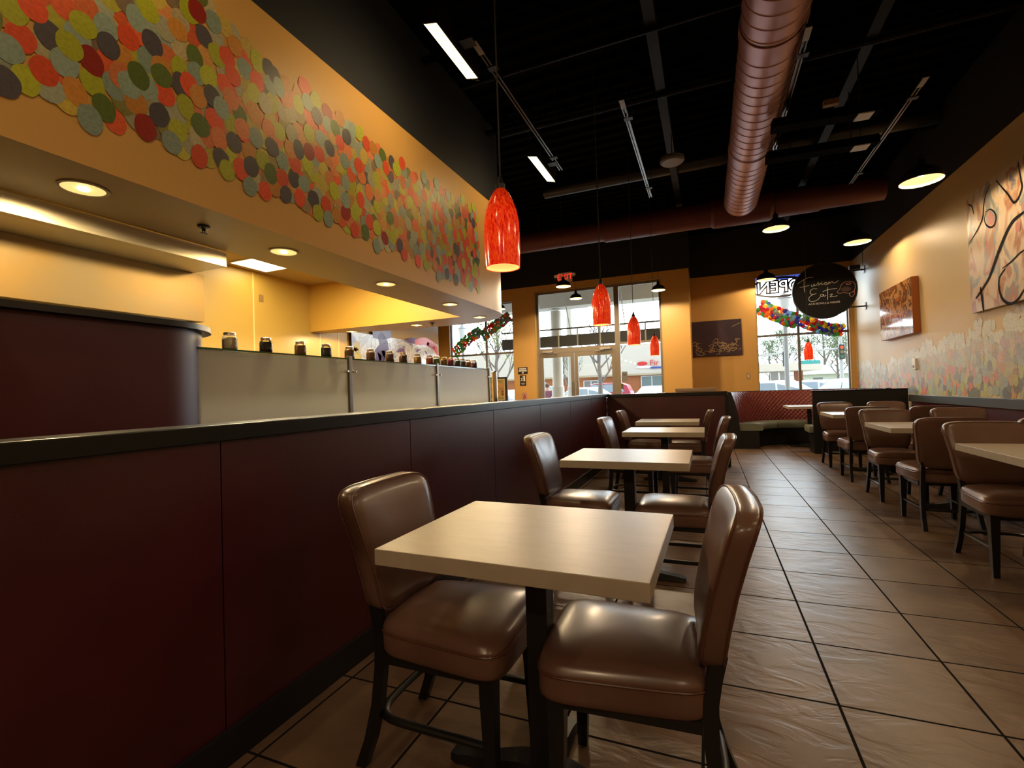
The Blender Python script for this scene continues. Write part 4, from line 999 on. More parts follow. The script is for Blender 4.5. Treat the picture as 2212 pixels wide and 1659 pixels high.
for pts, w in (([(2092, 442), (2100, 446), (2104, 463)], .011), ([(2140, 398), (2131, 415), (2125, 445), (2123, 470), (2115, 490), (2105, 508), (2094, 526)], .011),
               ([(2152, 389), (2165, 405), (2178, 420), (2190, 437), (2200, 428), (2208, 405), (2206, 390), (2202, 365), (2200, 350)], .014),
               ([(2130, 458), (2139, 452), (2148, 458), (2152, 470), (2148, 486), (2140, 491), (2131, 486), (2127, 474), (2130, 458)], .011),
               ([(2224, 450), (2207, 462), (2190, 476), (2178, 495), (2167, 520), (2157, 545), (2148, 570), (2137, 600), (2122, 625), (2108, 645)], .024),
               ([(2118, 620), (2122, 645), (2125, 672)], .022), ([(2172, 580), (2160, 598), (2158, 618), (2163, 640), (2172, 652), (2185, 656), (2198, 648), (2210, 630), (2222, 612)], .017),
               ([(2165, 580), (2185, 565), (2205, 545), (2220, 538)], .009)):
    stroke(b, pts, w, X=XR-.0495)
b.build('black_lines', mat('black_brush_paint', (.006, .005, .008), .7, spec=.1), a1)
b = MB()
for pts, w, in (([(2138, 462), (2141, 474), (2139, 484)], .05), ([(2132, 520), (2130, 532)], .03), ([(2198, 480), (2200, 500)], .04)): stroke(b, pts, w, X=XR-.0492)
b.build('pink_dabs', mat('pink_brush_paint', (.42, .12, .10), .35), a1)
XA = XR-.04
a2 = artX('abstract_painting', 'small square glossy orange and dark painting on the right wall past the large one', XR-.002, PX(1980, 660, XA).y, PX(1909, 680, XA).y, 1.865, 2.70,
     canvas_mat('abstract_orange_brown', [(.02, .015, .02), (.30, .10, .02), (.12, .05, .02), (.62, .30, .10), (.08, .04, .03), (.50, .14, .03), (.45, .20, .07)], 3.6, 1.3, .08, 8.4, coat=.6), mat('orange_canvas_edge', (.40, .12, .025), .4), .09)
YA = YR-.035; q0, q1 = PY(1491, 735, YA), PY(1603, 730, YA)
b = MB(); b.box(q0.x, q1.x, YR-.035, YR-.001, 1.86, 2.69, .002); a3 = b.build('abstract_painting', mat('dark_canvas_edge', (.03, .015, .02), .5)); tag(a3, 'dark purple painting with pale scribbles between entrance and right window', 'painting')
b = MB(); b.face([(q0.x+.004, YR-.0358, 1.864), (q1.x-.004, YR-.0358, 1.864), (q1.x-.004, YR-.0358, 2.686), (q0.x+.004, YR-.0358, 2.686)]); b.build('painted_face', canvas_mat('deep_purple_paint', [(.028, .012, .022), (.035, .016, .03), (.05, .022, .035)], 2, 1, .4, 5), a3)
b = MB(); random.seed(21)
for k in range(46):
    x = 1496+random.random()**.9*102; y = 744+random.uniform(-7, 20)*(1 if x < 1560 else .9)+(x-1496)*-.03
    pts = [(x, y)]; a = random.uniform(0, 6.28)
    for q in range(4): a += random.uniform(-1.6, 1.6); pts.append((min(1600, max(1495, pts[-1][0]+5*math.cos(a))), min(768, max(732, pts[-1][1]+4*math.sin(a)))))
    stroke(b, pts, .007, Y=YR-.036, sign=-1, off=.0004+.00002*k, sm=3)
stroke(b, [(1580, 706), (1590, 701), (1601, 696)], .006, Y=YR-.036, off=.0005)
b.build('scribble_brushwork', mat('cream_brush_paint', (.34, .24, .12), .4), a3)
# kitchen-side long painting
a4 = artX('abstract_painting', 'long white, purple and red abstract painting above the jars', XL+.002, 6.85, 9.85, 1.45, 2.36,
     canvas_mat('abstract_white_purple', [(.08, .03, .12), (.14, .06, .2), (.42, .46, .50), (.60, .62, .62), (.35, .32, .38), (.62, .64, .62), (.55, .50, .32)], 1.5, 3.2, .15, 2.2, coat=.5), mat('black_canvas_edge', (.01, .01, .012), .4), .05, side=1)
b = MB()
for pts, w in (([(896, 740), (915, 737), (932, 744), (944, 752)], .09), ([(922, 742), (938, 752), (946, 768)], .06)): stroke(b, pts, w, X=XL+.0535, sign=1)
b.build('red_dabs', mat('red_brush_paint', (.55, .05, .02), .2), a4)
b = MB()
for pts, w in (([(820, 722), (830, 750), (815, 775), (835, 765)], .16), ([(805, 722), (845, 722)], .1), ([(880, 735), (900, 737), (912, 742)], .07)): stroke(b, pts, w, X=XL+.053, sign=1)
b.build('purple_brushwork', mat('purple_brush_paint', (.10, .04, .16), .2), a4)
b = MB()
for pts, w in (([(772, 738), (770, 760), (775, 780)], .10), ([(765, 750), (780, 772)], .05)): stroke(b, pts, w, X=XL+.053, sign=1)
b.build('yellow_dabs', mat('yellow_brush_paint', (.50, .40, .08), .2), a4)

# round hanging sign
SY = 11.3
cc = PY(1779.5, 628.5, SY); rr_ = (PY(1850, 628, SY).x-PY(1709, 628, SY).x)/2*.985
t = thing('round_shop_sign', 'round black hanging sign with thin pale script lettering', 'sign', (cc.x, SY, cc.z))
def disc_y(r, d, n=64): return [[(r*math.cos(2*PI*i/n), yy, r*math.sin(2*PI*i/n)) for i in range(n)] for yy in d]
b = MB(); b.loft(disc_y(rr_, (-.04, .04))); b.build('sign_face', mat('black_sign_acrylic', (.010, .010, .012), .55, spec=.15), t, smooth=30)
b = MB()
rg = disc_y(rr_+.012, (-.045, .045)); b.loft(rg, cap=False); rg = disc_y(rr_+.002, (-.045, .045)); b.loft(rg, cap=False)
for yy in (-.045, .045):
    b.loft([disc_y(rr_+.012, (yy,))[0], disc_y(rr_+.002, (yy,))[0]], cap=False)
b.build('rim', mat('dark_sign_rim', (.02, .02, .02), .35), t, smooth=30)
inkm = mat('pale_lettering', (.85, .85, .80), .5); bowlm = mat('copper_lettering', (.55, .25, .18), .5)
def slines(segs, m, name, r=.005):
    b = MB()
    for s in segs:
        P = [((x-1420)/555*rr_, -.043, -(y-615)/480*rr_) for x, y in s]
        P2 = [Vector(p) for p in P]; Q = []
        for i in range(len(P2)-1):
            p0, p1, p2, p3 = P2[max(i-1, 0)], P2[i], P2[i+1], P2[min(i+2, len(P2)-1)]
            for k in range(4):
                tt = k/4; Q.append(.5*((2*p1)+(p2-p0)*tt+(2*p0-5*p1+4*p2-p3)*tt*tt+(3*p1-p0-3*p2+p3)*tt**3))
        Q.append(P2[-1]); b.tube(Q, r, 6)
    return b.build(name, m, t)
slines([[(955, 455), (1010, 420), (1080, 385), (1160, 360), (1235, 362)], [(1075, 395), (1072, 500), (1076, 610)], [(995, 520), (1100, 510), (1165, 495)],
        [(1200, 490), (1205, 520), (1235, 515), (1250, 480), (1258, 515), (1290, 505), (1320, 465), (1335, 500), (1310, 515)], [(1345, 508), (1375, 470), (1380, 505), (1410, 500)], [(1388, 450), (1390, 455)],
        [(1410, 500), (1440, 475), (1470, 485), (1465, 515), (1435, 510), (1445, 480), (1490, 490)], [(1490, 515), (1510, 470), (1520, 500), (1560, 465), (1580, 498), (1625, 490), (1665, 465)]], inkm, 'lettering_fusion')
slines([[(1300, 575), (1240, 565), (1185, 590), (1175, 640), (1220, 662), (1280, 655), (1215, 670), (1155, 710), (1150, 765), (1210, 790), (1290, 770), (1345, 720)],
        [(1400, 682), (1365, 675), (1350, 705), (1385, 715), (1405, 682), (1412, 715), (1445, 700)], [(1478, 560), (1475, 670), (1470, 780)], [(1395, 635), (1480, 605), (1640, 600)], [(1510, 692), (1560, 690), (1515, 735), (1640, 725)]], inkm, 'lettering_eatz')
slines([[(1640, 655), (1680, 620), (1710, 550), (1770, 505), (1860, 495), (1930, 530), (1945, 600), (1925, 660), (1880, 690), (1830, 700), (1740, 680), (1690, 690), (1650, 680), (1640, 655)],
        [(1925, 665), (1925, 720), (1885, 760), (1845, 735), (1850, 695)], [(1790, 540), (1830, 520), (1880, 530), (1840, 550), (1790, 540)]], bowlm, 'bowl_outline')
b = MB(); b.loft([[((1790+85*math.cos(2*PI*i/20)-1420)/555*rr_, yy, -(625+42*math.sin(2*PI*i/20)-615)/480*rr_) for i in range(20)] for yy in (-.0405, -.042)]); b.build('bowl_fill', mat('dark_red_print', (.07, .02, .022), .5), t)
def text_mesh(name, body, size, m, parent, loc, rot, ext=.001, align='CENTER', sx_=1, off=0, bev=0):
    cu = bpy.data.curves.new(name, 'FONT'); cu.body = body; cu.size = size; cu.extrude = ext; cu.offset = off
    if bev: cu.fill_mode = 'NONE'; cu.bevel_depth = bev; cu.bevel_resolution = 1
    cu.align_x = align; cu.align_y = 'CENTER'
    tmp = bpy.data.objects.new(name+'_t', cu); COL.objects.link(tmp)
    dg = bpy.context.evaluated_depsgraph_get(); me = bpy.data.meshes.new_from_object(tmp.evaluated_get(dg)); bpy.data.objects.remove(tmp)
    me.materials.clear(); me.materials.append(m)
    o = bpy.data.objects.new(name, me); COL.objects.link(o); o.parent = parent; o.location = loc; o.rotation_euler = rot; o.scale = (sx_, 1, 1); return o
text_mesh('lettering_small', 'ACAI BOWLS & WRAPS', .052, inkm, t, ((1408-1420)/555*rr_, -.042, -(835-615)/480*rr_), (R(90), 0, 0))
for zz in (cc.z+.35, cc.z-.37):
    dxx = math.sqrt(max(.01, rr_**2-(zz-cc.z)**2))
    b = MB(); b.box(dxx-.03, XR-cc.x-.012, -.012, .012, zz-cc.z-.014, zz-cc.z+.014); b.build('bracket_arm', M['iron'], t)
    b = MB(); b.box(XR-cc.x-.012, XR-cc.x, -.04, .04, zz-cc.z-.07, zz-cc.z+.07); b.build('wall_plate', M['iron'], t)
b = MB(); b.box(.44, .62, -.03, .03, .37, .45); b.build('power_box', M['iron'], t)
b = MB(); b.tube([(XR-cc.x-.02, 0, .42), (XR-cc.x-.02, 0, ZD-cc.z)], .006, 6); b.build('cable', M['cord'], t)

def translucent(name, c):
    m = bpy.data.materials.new(name); m.use_nodes = True; nn = m.node_tree.nodes; l = m.node_tree.links; nn.remove(nn['Principled BSDF'])
    d = nn.new('ShaderNodeBsdfDiffuse'); c = tuple(min(.95, k*1.5+.03) for k in c); d.inputs[0].default_value = (*c, 1); tl = nn.new('ShaderNodeBsdfTranslucent'); tl.inputs[0].default_value = (*c, 1)
    m1 = nn.new('ShaderNodeMixShader'); m1.inputs[0].default_value = .6; l.new(d.outputs[0], m1.inputs[1]); l.new(tl.outputs[0], m1.inputs[2]); l.new(m1.outputs[0], nn['Material Output'].inputs[0]); return m
# mirrored OPEN sign hanging inside the right window
oc = PY(1686, 620, YR+.06)
t = thing('open_sign', 'oval open sign seen mirrored from behind, at the top of the right window', 'sign', (oc.x-.02, YR+.045, oc.z))
inkd = mat('dark_sign_outline', (.05, .045, .06), .5)
n = 48
rgs = [[(a_*math.cos(2*PI*i/n), yy, c_*math.sin(2*PI*i/n)) for i in range(n)] for a_, c_, yy in ((.60, .235, -.006), (.60, .235, .006), (.55, .188, .006), (.55, .188, -.006), (.60, .235, -.006))]
b = MB(); b.loft(rgs, cap=False); b.build('oval_outline', inkd, t, smooth=30)
text_mesh('lettering_outline', 'OPEN', .36, inkd, t, (0, .0, 0), (R(90), 0, R(180)), 0, sx_=.98, off=.014, bev=.018)
b = MB(); b.box(-.50, .60, .011, .022, .165, .245); b.build('blue_bar', mat('blue_translucent_bar', (.10, .14, .55), .3, emit=(.12, .2, 1), es=.35), t)
b = MB(); b.box(-.62, -.52, .011, .022, .03, .21); b.build('blue_corner', mat('blue_corner_panel', (.10, .22, .65), .3, emit=(.12, .35, 1), es=.35), t)
for x in (-.3, .3):
    b = MB(); b.tube([(x, 0, .20), (x, 0, 3.575-oc.z)], .003, 5); b.build('chain', M['cord'], t)

# garlands
gcols = {'orange': (.75, .16, .03), 'green': (.08, .30, .08), 'blue': (.05, .06, .42), 'red': (.45, .02, .04), 'yellow': (.70, .42, .06), 'grey': (.22, .24, .24), 'lightblue': (.25, .38, .50), 'olive': (.20, .25, .08)}
gme = {}
for k, c in gcols.items():
    b = MB(); b.loft([[(.052*rr*math.cos(2*PI*i/6), yy, .052*rr*math.sin(2*PI*i/6)) for i in range(6)] for yy, rr in ((-.008, .55), (0, 1.0), (.008, .6))])
    o = b.build('paper_cup_tmp', translucent('garland_'+k, c)); gme[k] = o.data; bpy.data.objects.remove(o)
def garland(label, p0, p1, sag, Y, cols, rows, N):
    a, c = PY(*p0, Y), PY(*p1, Y)
    t = thing('paper_garland', label, 'garland', a, group='paper flower garlands'); d = c-a
    b = MB(); pts = [tuple(d*(i/16)+Vector((0, 0, -4*sag*(i/16)*(1-i/16)))) for i in range(17)]; b.tube(pts, .004, 5); b.build('string', M['cord'], t)
    rnd = random.Random(int(a.x*10)+60); k = 0
    for i in range(N):
        s = (i+.5)/N
        for r_ in range(rows):
            base = d*s+Vector((0, 0, -4*sag*s*(1-s)))
            perp = Vector((-d.z, 0, d.x)).normalized()*((r_-(rows-1)/2)*.066)
            cn = rnd.choice(cols); o = bpy.data.objects.new('paper_flower', gme[cn]); COL.objects.link(o); o.parent = t
            o.location = base+perp+Vector((rnd.uniform(-.015, .015), rnd.uniform(-.015, .015), rnd.uniform(-.015, .015))); o.rotation_euler = (rnd.uniform(-.4, .4), rnd.uniform(0, 3), rnd.uniform(-.4, .4))
gA = ['orange', 'green', 'grey', 'olive', 'grey', 'red', 'green']; gB = ['orange', 'green', 'blue', 'red', 'yellow', 'grey', 'lightblue', 'red', 'green']
garland('green and orange paper garland, lower strand left of the window mullion', (981, 764), (1038, 713), -.03, YF+.035, gA, 4, 14)
garland('green and orange paper garland, upper strand beside the entrance post', (1042, 728), (1101, 683), -.03, YF+.035, gA, 4, 14)
garland('multicoloured paper garland left of the mullion in the right window', (1640, 661), (1725, 695), .03, YR+.035, gB, 5, 17)
garland('multicoloured paper garland partly behind the round black sign', (1731, 690), (1820, 713), .06, YR+.035, gB, 4, 17)

# small things on walls
def facing_sign(name, label, x0, y0, x1, y1, Y, m, cat='sign', d=.006):
    a, c = PY(x0, y0, Y), PY(x1, y1, Y); w, h = abs(c.x-a.x)/2, abs(a.z-c.z)/2
    t = thing(name, label, cat, ((a.x+c.x)/2, Y-.001, (a.z+c.z)/2)); b = MB(); b.box(-w, w, -d, 0, -h, h, .002); b.build('plate', m, t); return t, w, h, d
wi = mat('white_print', (.7, .7, .66), .5)
t, w, h, d = facing_sign('notice_plate', 'black notice plate with two white lines on the post left of the doors', 1119, 794, 1140, 808, YF, M['black'])
b = MB(); b.box(-w*.75, w*.75, -d-.001, -d, h*.35, h*.75); b.box(-w*.85, w*.85, -d-.001, -d, -h*.2, h*.15); b.box(-w*.18, w*.18, -d-.001, -d, -h*.75, -h*.42); b.build('white_lines', wi, t)
t, w, h, d = facing_sign('exit_route_sign', 'black pictogram plate of a figure and a door below the notice plate', 1123, 811, 1137, 833, YF, M['black'])
b = MB(); b.box(w*.15, w*.7, -d-.001, -d, -h*.15, h*.85); b.tube([(-w*.75, -d-.001, -h*.1), (-w*.4, -d-.001, h*.15), (-w*.25, -d-.001, h*.55)], .007, 6); b.tube([(-w*.4, -d-.001, h*.15), (-w*.1, -d-.001, -h*.12)], .007, 6); b.tube([(-w*.7, -d-.001, h*.4), (-w*.05, -d-.001, h*.35)], .006, 6)
b.lathe([(0.0001, -.012), (.012, 0), (.0001, .012)], (-w*.2, -d-.002, h*.72), 10); b.box(-w*.7, w*.7, -d-.001, -d, -h*.55, -h*.48); b.box(-w*.5, w*.5, -d-.001, -d, -h*.72, -h*.66); b.build('pictogram', wi, t)
t, w, h, d = facing_sign('pink_notice', 'pink notice with a red shape low on the post left of the doors', 1128, 848, 1139, 872, YF, mat('pink_paper', (.5, .25, .2), .6))
b = MB(); b.tube([(-w*.3, -d-.001, -h*.5), (-w*.3, -d-.001, h*.3), (w*.1, -d-.001, h*.7), (w*.4, -d-.001, 0)], .010, 6); b.build('red_shape', mat('red_print', (.3, .03, .05), .5), t)
t, w, h, d = facing_sign('door_notice', 'grey notice taped inside the side light', 1343, 803, 1356, 823, YF+.115, mat('grey_paper', (.16, .16, .15), .6), d=.002)
b = MB(); b.box(-w*.6, w*.6, -d-.001, -d, h*.2, h*.5); b.build('print', mat('grey_print', (.08, .08, .08), .6), t)
t, w, h, d = facing_sign('door_notice', 'small brown notice beside the door frame in the side light', 1334, 829, 1347, 840, YF+.115, mat('brown_paper', (.12, .08, .05), .6), d=.002)
b = MB(); b.box(-w*.3, w*.3, -d-.001, -d, -h*.3, h*.3); b.build('print', mat('brown_print', (.2, .14, .09), .6), t)
t, w, h, d = facing_sign('light_switch', 'pale switch plate on the wall left of the right window', 1612, 805, 1621, 819, YR, mat('beige_plate', (.45, .30, .16), .4), 'switch')
b = MB(); b.box(-w*.3, w*.3, -d-.004, -d, -h*.3, h*.3); b.build('rocker', M['white'], t)
# exit sign
t = thing('exit_sign', 'white exit sign with red letters and two lamp heads on the front wall', 'sign', (-3.04, YF-.06, 3.86))
b = MB(); b.box(-.17, .17, 0, .055, -.11, .11, .004); b.build('box', M['white'], t)
text_mesh('lettering', 'EXIT', .19, mat('red_exit_letters', (.7, .03, .02), .4, emit=(1, .03, .02), es=.8), t, (0, -.003, 0), (R(90), 0, 0), .002)
for s in (-1, 1):
    b = MB(); b.tube([(s*.17, .03, .05), (s*.22, .01, .05)], .03, 14); b.tube([(s*.22, .03, .05), (s*.22, -.03, .03)], .04, 14); b.build('lamp_head', M['white'], t, smooth=40)
# thermostat / sensor on right wall
p0, p1 = PX(1975, 775, XR), PX(1984, 797, XR)
t = thing('wall_sensor', 'small white sensor box on the dotted right wall', 'sensor', (XR, (p0.y+p1.y)/2, (p0.z+p1.z)/2))
b = MB(); b.box(-.035, -.001, -.055, .055, -.085, .085, .006); b.build('case', M['white'], t)
b = MB(); b.box(-.037, -.0355, -.03, .03, -.06, -.02); b.build('window', mat('dark_sensor_window', (.08, .06, .05), .3), t)
# framed poster standing past the half wall
a, c = PY(1067, 815, 8.5), PY(1097, 872, 8.5)
t = thing('framed_poster', 'black framed poster on a stand with a food picture and a large W', 'poster', ((a.x+c.x)/2, 8.5, 0)); w = (c.x-a.x)/2+.12
t.location.x -= .12
b = MB(); b.box(-w, w, 0, .03, .88, 1.475, .003); b.build('frame', M['black'], t)
b = MB(); b.box(-w+.05, w-.05, -.002, -.0003, 1.02, 1.44); b.build('white_border', mat('poster_border', (.55, .48, .38), .5), t)
b = MB(); b.face([(-w+.065, -.003, 1.035), (w-.065, -.003, 1.035), (w-.065, -.003, 1.425), (-w+.065, -.003, 1.425)]); b.build('picture', canvas_mat('food_picture_print', [(.05, .03, .02), (.42, .22, .08), (.50, .30, .12), (.16, .20, .05), (.5, .28, .1), (.5, .15, .06)], 5, .8, .3, 1.3), t)
text_mesh('lettering', 'W', .13, mat('tan_print', (.5, .35, .22), .5), t, (w-.19, -.003, .965), (R(90), 0, 0))
b = MB(); b.tube([(-w+.04, .02, 0), (-w+.04, .02, .879)], .012, 8); b.tube([(w-.04, .02, 0), (w-.04, .02, .879)], .012, 8); b.box(-w, w, -.12, .16, 0, .02); b.build('stand', M['iron'], t)

# ------------------------------------------------------------------ outside
b = MB(); b.box(-90, 90, YR+.3, 140, -.25, -.15); b.box(-90, -.3, YF+.2, YR+.3, -.25, -.15); struct(b.build('ground', M['concrete']))
b = MB(); b.box(-8.5, -.5, YF+.17, 15.3, -.149, -.02); b.box(-.5, 4.5, YR+.17, 15.3, -.149, -.02); struct(b.build('sidewalk', M['stucco']))
# portico beam and soffit in front of the shop
b = MB(); b.box(-9, -.6, 14.0, 14.6, 3.72, 4.5); b.box(-9, -.6, 11.17, 14.0, 4.35, 4.5); struct(b.build('portico_beam', M['stucco']))
for i, (x, r, lb) in enumerate(((-4.25, .165, 'thick pale round column outside the entrance doors'), (-3.20, .11, 'slimmer pale column beside the thick one outside the doors'))):
    Yc = 14.3 if i == 0 else 16.5; xx = PY(1203 if i == 0 else 1232, 760, Yc).x
    t = thing('portico_column', lb, 'column', (xx, Yc, -.15), group='portico columns')
    b = MB(); b.lathe([(r, .0), (r, 3.8 if i == 0 else 4.3)], n=32, cap=True); b.build('shaft', mat('pale_column_paint_%d' % i, (.47, .45, .40), .7), t, smooth=40)
    b = MB(); b.lathe([(r+.002, 0), (r+.03, 0), (r+.03, 1.45), (r+.002, 1.48)], n=32, cap=False); b.build('base_sleeve', mat('column_sleeve_%d' % i, (.42, .40, .36), .7), t, smooth=40)
# awning on rods
t = thing('metal_awning', 'grey flat awning with white posts seen through the transom glass', 'awning', (0, 12.3, 0))
A0, A1, B0, B1 = PY(1152, 718, 12.3), PY(1436, 690, 12.3), PY(1152, 758, 12.3), PY(1436, 728, 12.3)
zt0, zb0 = (A0.z+A1.z)/2, (B0.z+B1.z)/2
b = MB(); b.box(-5.3, A1.x, .0, .03, zb0, zb0+.30); b.build('fabric_band', mat('grey_awning', (.05, .05, .055), .7), t)
wf = mat('pale_metal', (.42, .42, .40), .5)
b = MB(); b.box(-5.3, A1.x, -.03, -.001, zt0-.02, zt0+.02); b.build('top_rail', mat('dark_rail', (.08, .08, .08), .5), t)
for x in [PY(q, 730, 12.3).x for q in (1166, 1207, 1248, 1297, 1338, 1395)]:
    b = MB(); b.box(x-.018, x+.018, -.03, -.001, zb0, zt0-.021); b.build('upright', wf, t)
for (xa_, ya_), (xb_, yb_) in (((1218, 636), (1234, 722)), ((1340, 625), (1350, 702))):
    p, q = PY(xa_, ya_, 12.3), PY(xb_, yb_, 12.3); b = MB(); e2 = p+(p-q)*((4.36-p.z)/(p.z-q.z)); b.tube([(e2.x, -.015, e2.z), (q.x, -.015, q.z)], .012, 8); b.build('hanger_rod', wf, t)
# street lamps
def street_lamp(x, Y, zt_, label, xp):
    t = thing('street_lamp', label, 'street lamp', (PY(xp, 750, Y).x, Y, -.15), group='street lamps')
    b = MB(); b.lathe([(.12, 0), (.12, .5), (.07, .55), (.065, zt_-.9), (.10, zt_-.88), (.10, zt_-.82)], n=16); b.build('pole', mat('lamp_post_grey', (.22, .23, .23), .5), t, smooth=40)
    b = MB(); b.lathe([(.10, zt_-.82), (.19, zt_-.2), (.17, zt_-.16), (.0001, zt_-.12)], n=16, cap=False); b.build('lantern', mat('lamp_lantern', (.45, .46, .44), .3), t, smooth=40)
    b = MB(); b.lathe([(.21, zt_-.17), (.10, zt_-.05), (.02, zt_+.05)], n=16); b.build('finial', mat('lamp_cap', (.2, .2, .2), .4), t, smooth=40)
street_lamp(0, 18, 4.25, 'lantern street lamp seen through the window left of the doors', 1000)
street_lamp(0, 17, 4.15, 'lantern street lamp seen through the right window', 1698)
# strip mall opposite
brick = mat('orange_brick', (.42, .15, .06), .85, var=(30, .2)); fas = mat('cream_fascia', (.62, .58, .50), .8)
t = thing('strip_mall', 'low orange brick shopping strip with a wide cream fascia across the car park', 'building', (-12, 48, -.15))
b = MB(); b.box(-26, 11, 0, 12, 0, 2.6); b.build('brick_wall', brick, t)
b = MB(); b.box(-26, 11, -.35, 12, 2.6, 5.6); b.build('fascia', fas, t)
b = MB(); b.box(-26, 11, -.42, -.351, 2.55, 2.72); b.build('fascia_trim', mat('fascia_trim', (.45, .38, .25), .7), t)
def px48(x): return PY(x, 830, 48).x+12
for i, (x0, x1, z0, z1, nm) in enumerate(((1386, 1432, .1, 2.45, 'storefront'), (1262, 1293, .5, 2.2, 'garage_door'), (1165, 1180, .9, 2.2, 'window'), (1322, 1332, .1, 1.9, 'door'), (1060, 1090, .5, 2.2, 'window'))):
    a, c = px48(x0), px48(x1); b = MB(); b.box(a, c, -.10, -.001, z0, z1)
    o = b.build(nm, mat('shopfront_glass_%d' % i, (.16, .22, .22) if i == 0 else (.16, .17, .16), .15), t)
    b = MB(); k = max(2, int((c-a)/.9))
    for q in range(k+1): xq = a+(c-a)*q/k; b.box(xq-.05, xq+.05, -.14, -.101, z0, z1)
    for zz in (z0, (z0+z1)/2, z1): b.box(a, c, -.13, -.101, zz-.04, zz+.04)
    b.build('glazing_bars', mat('pale_bars_%d' % i, (.6, .6, .58), .5), o)
sg = PY(1404, 787, 47.6)
t = thing('shop_sign', 'red and white shop sign reading Fir on the cream fascia opposite', 'sign', (sg.x, 47.58, sg.z))
rd = mat('red_sign_letters', (.60, .03, .03), .4)
b = MB(); b.loft([[(-.72+.42*math.cos(2*PI*i/24)*1.15, yy, .10+.20*math.sin(2*PI*i/24)) for i in range(24)] for yy in (-.06, .02)]); b.build('red_oval', rd, t)
b = MB(); b.loft([[(-.55+.75*math.cos(2*PI*i/24), yy, -.22+.14*math.sin(2*PI*i/24)) for i in range(24)] for yy in (-.03, .02)]); b.build('white_oval', mat('white_sign_face', (.8, .8, .8), .4), t)
text_mesh('lettering', 'Fir', .78, rd, t, (.40, -.07, .12), (R(90), 0, 0), .03)
b = MB(); b.box(.05, 1.1, -.06, 0, -.42, -.25); b.build('blue_strip', mat('blue_sign_strip', (.05, .08, .35), .4), t)
# petrol station canopy and low building at right
t = thing('station_canopy', 'wide flat cream canopy on posts beyond the road, through the right window', 'canopy', (6.0, 45, -.15))
a, c = PY(1636, 795, 45).x-6, PY(1775, 789, 45).x-6
b = MB(); b.box(a-4, c, 0, 7, 2.2+.15, 3.0, .02); b.build('roof_slab', mat('cream_canopy', (.66, .60, .50), .7), t)
for q, m_ in ((a+1.5, wf), (c-1.3, brick), (c-.2-2.2, wf)):
    b = MB(); b.box(q-.3, q+.3, 2, 2.6, 0, 2.34); b.build('pillar', m_, t)
t = thing('low_white_house', 'low white building with grey roof behind the road, through the right window', 'building', (PY(1790, 820, 68).x, 68, -.15))
b = MB(); b.box(-3.6, 3.6, 0, 6, 0, 2.3); b.build('wall', mat('white_siding', (.65, .66, .66), .7), t)
b = MB(); b.loft([[(s, yy, z) for yy, z in ((-.5, 2.3), (6.5, 2.3), (3, 3.5))] for s in (-4, 4)]); b.build('roof', mat('grey_roof', (.3, .31, .33), .8), t)
b = MB(); b.box(-1.6, -.6, -.03, -.001, 1, 1.9); b.build('window', mat('grey_window', (.2, .22, .24), .2), t)
b = MB(); b.box(1, 60, 58, 68, -.1495, -.142); o = b.build('grass_verge', mat('dry_grass', (.25, .30, .12), .9, var=(2, .3))); o['kind'] = 'stuff'; tag(o, 'pale green grass strip beyond the road', 'grass')
# traffic signal
p = PY(1818, 800, 38)
t = thing('traffic_signal', 'pale traffic signal mast with two signal heads, through the right window', 'traffic light', (p.x, 38, -.15))
b = MB(); b.lathe([(.13, 0), (.10, 4.3)], n=12); b.build('pole', wf, t, smooth=40)
b = MB(); b.tube([(0, 0, 3.55), (-6.5, 0, 3.3)], .07, 8); b.build('mast_arm', wf, t)
for xx, zz in ((-1.0 if False else -3.3, 3.0), (.0, 3.3)):
    b = MB(); b.box(xx-.16, xx+.16, -.30, -.13, zz-.5, zz+.5, .02); o = b.build('signal_head', mat('signal_black', (.03, .035, .03), .5), t)
    for q, cc_ in ((.30, (.9, .08, .03)), (0, (.2, .15, .03)), (-.30, (.03, .15, .08))):
        g = MB(); g.loft([[(xx+.10*math.cos(2*PI*i/14), yy, zz+q+.10*math.sin(2*PI*i/14)) for i in range(14)] for yy in (-.33, -.301)]); g.build('lens', mat('signal_lens', cc_, .3), o)
b = MB(); b.box(-2.4, -1.2, -.05, -.0, 2.6, 2.85); b.build('street_name_plate', mat('teal_plate', (.05, .35, .33), .5), t)
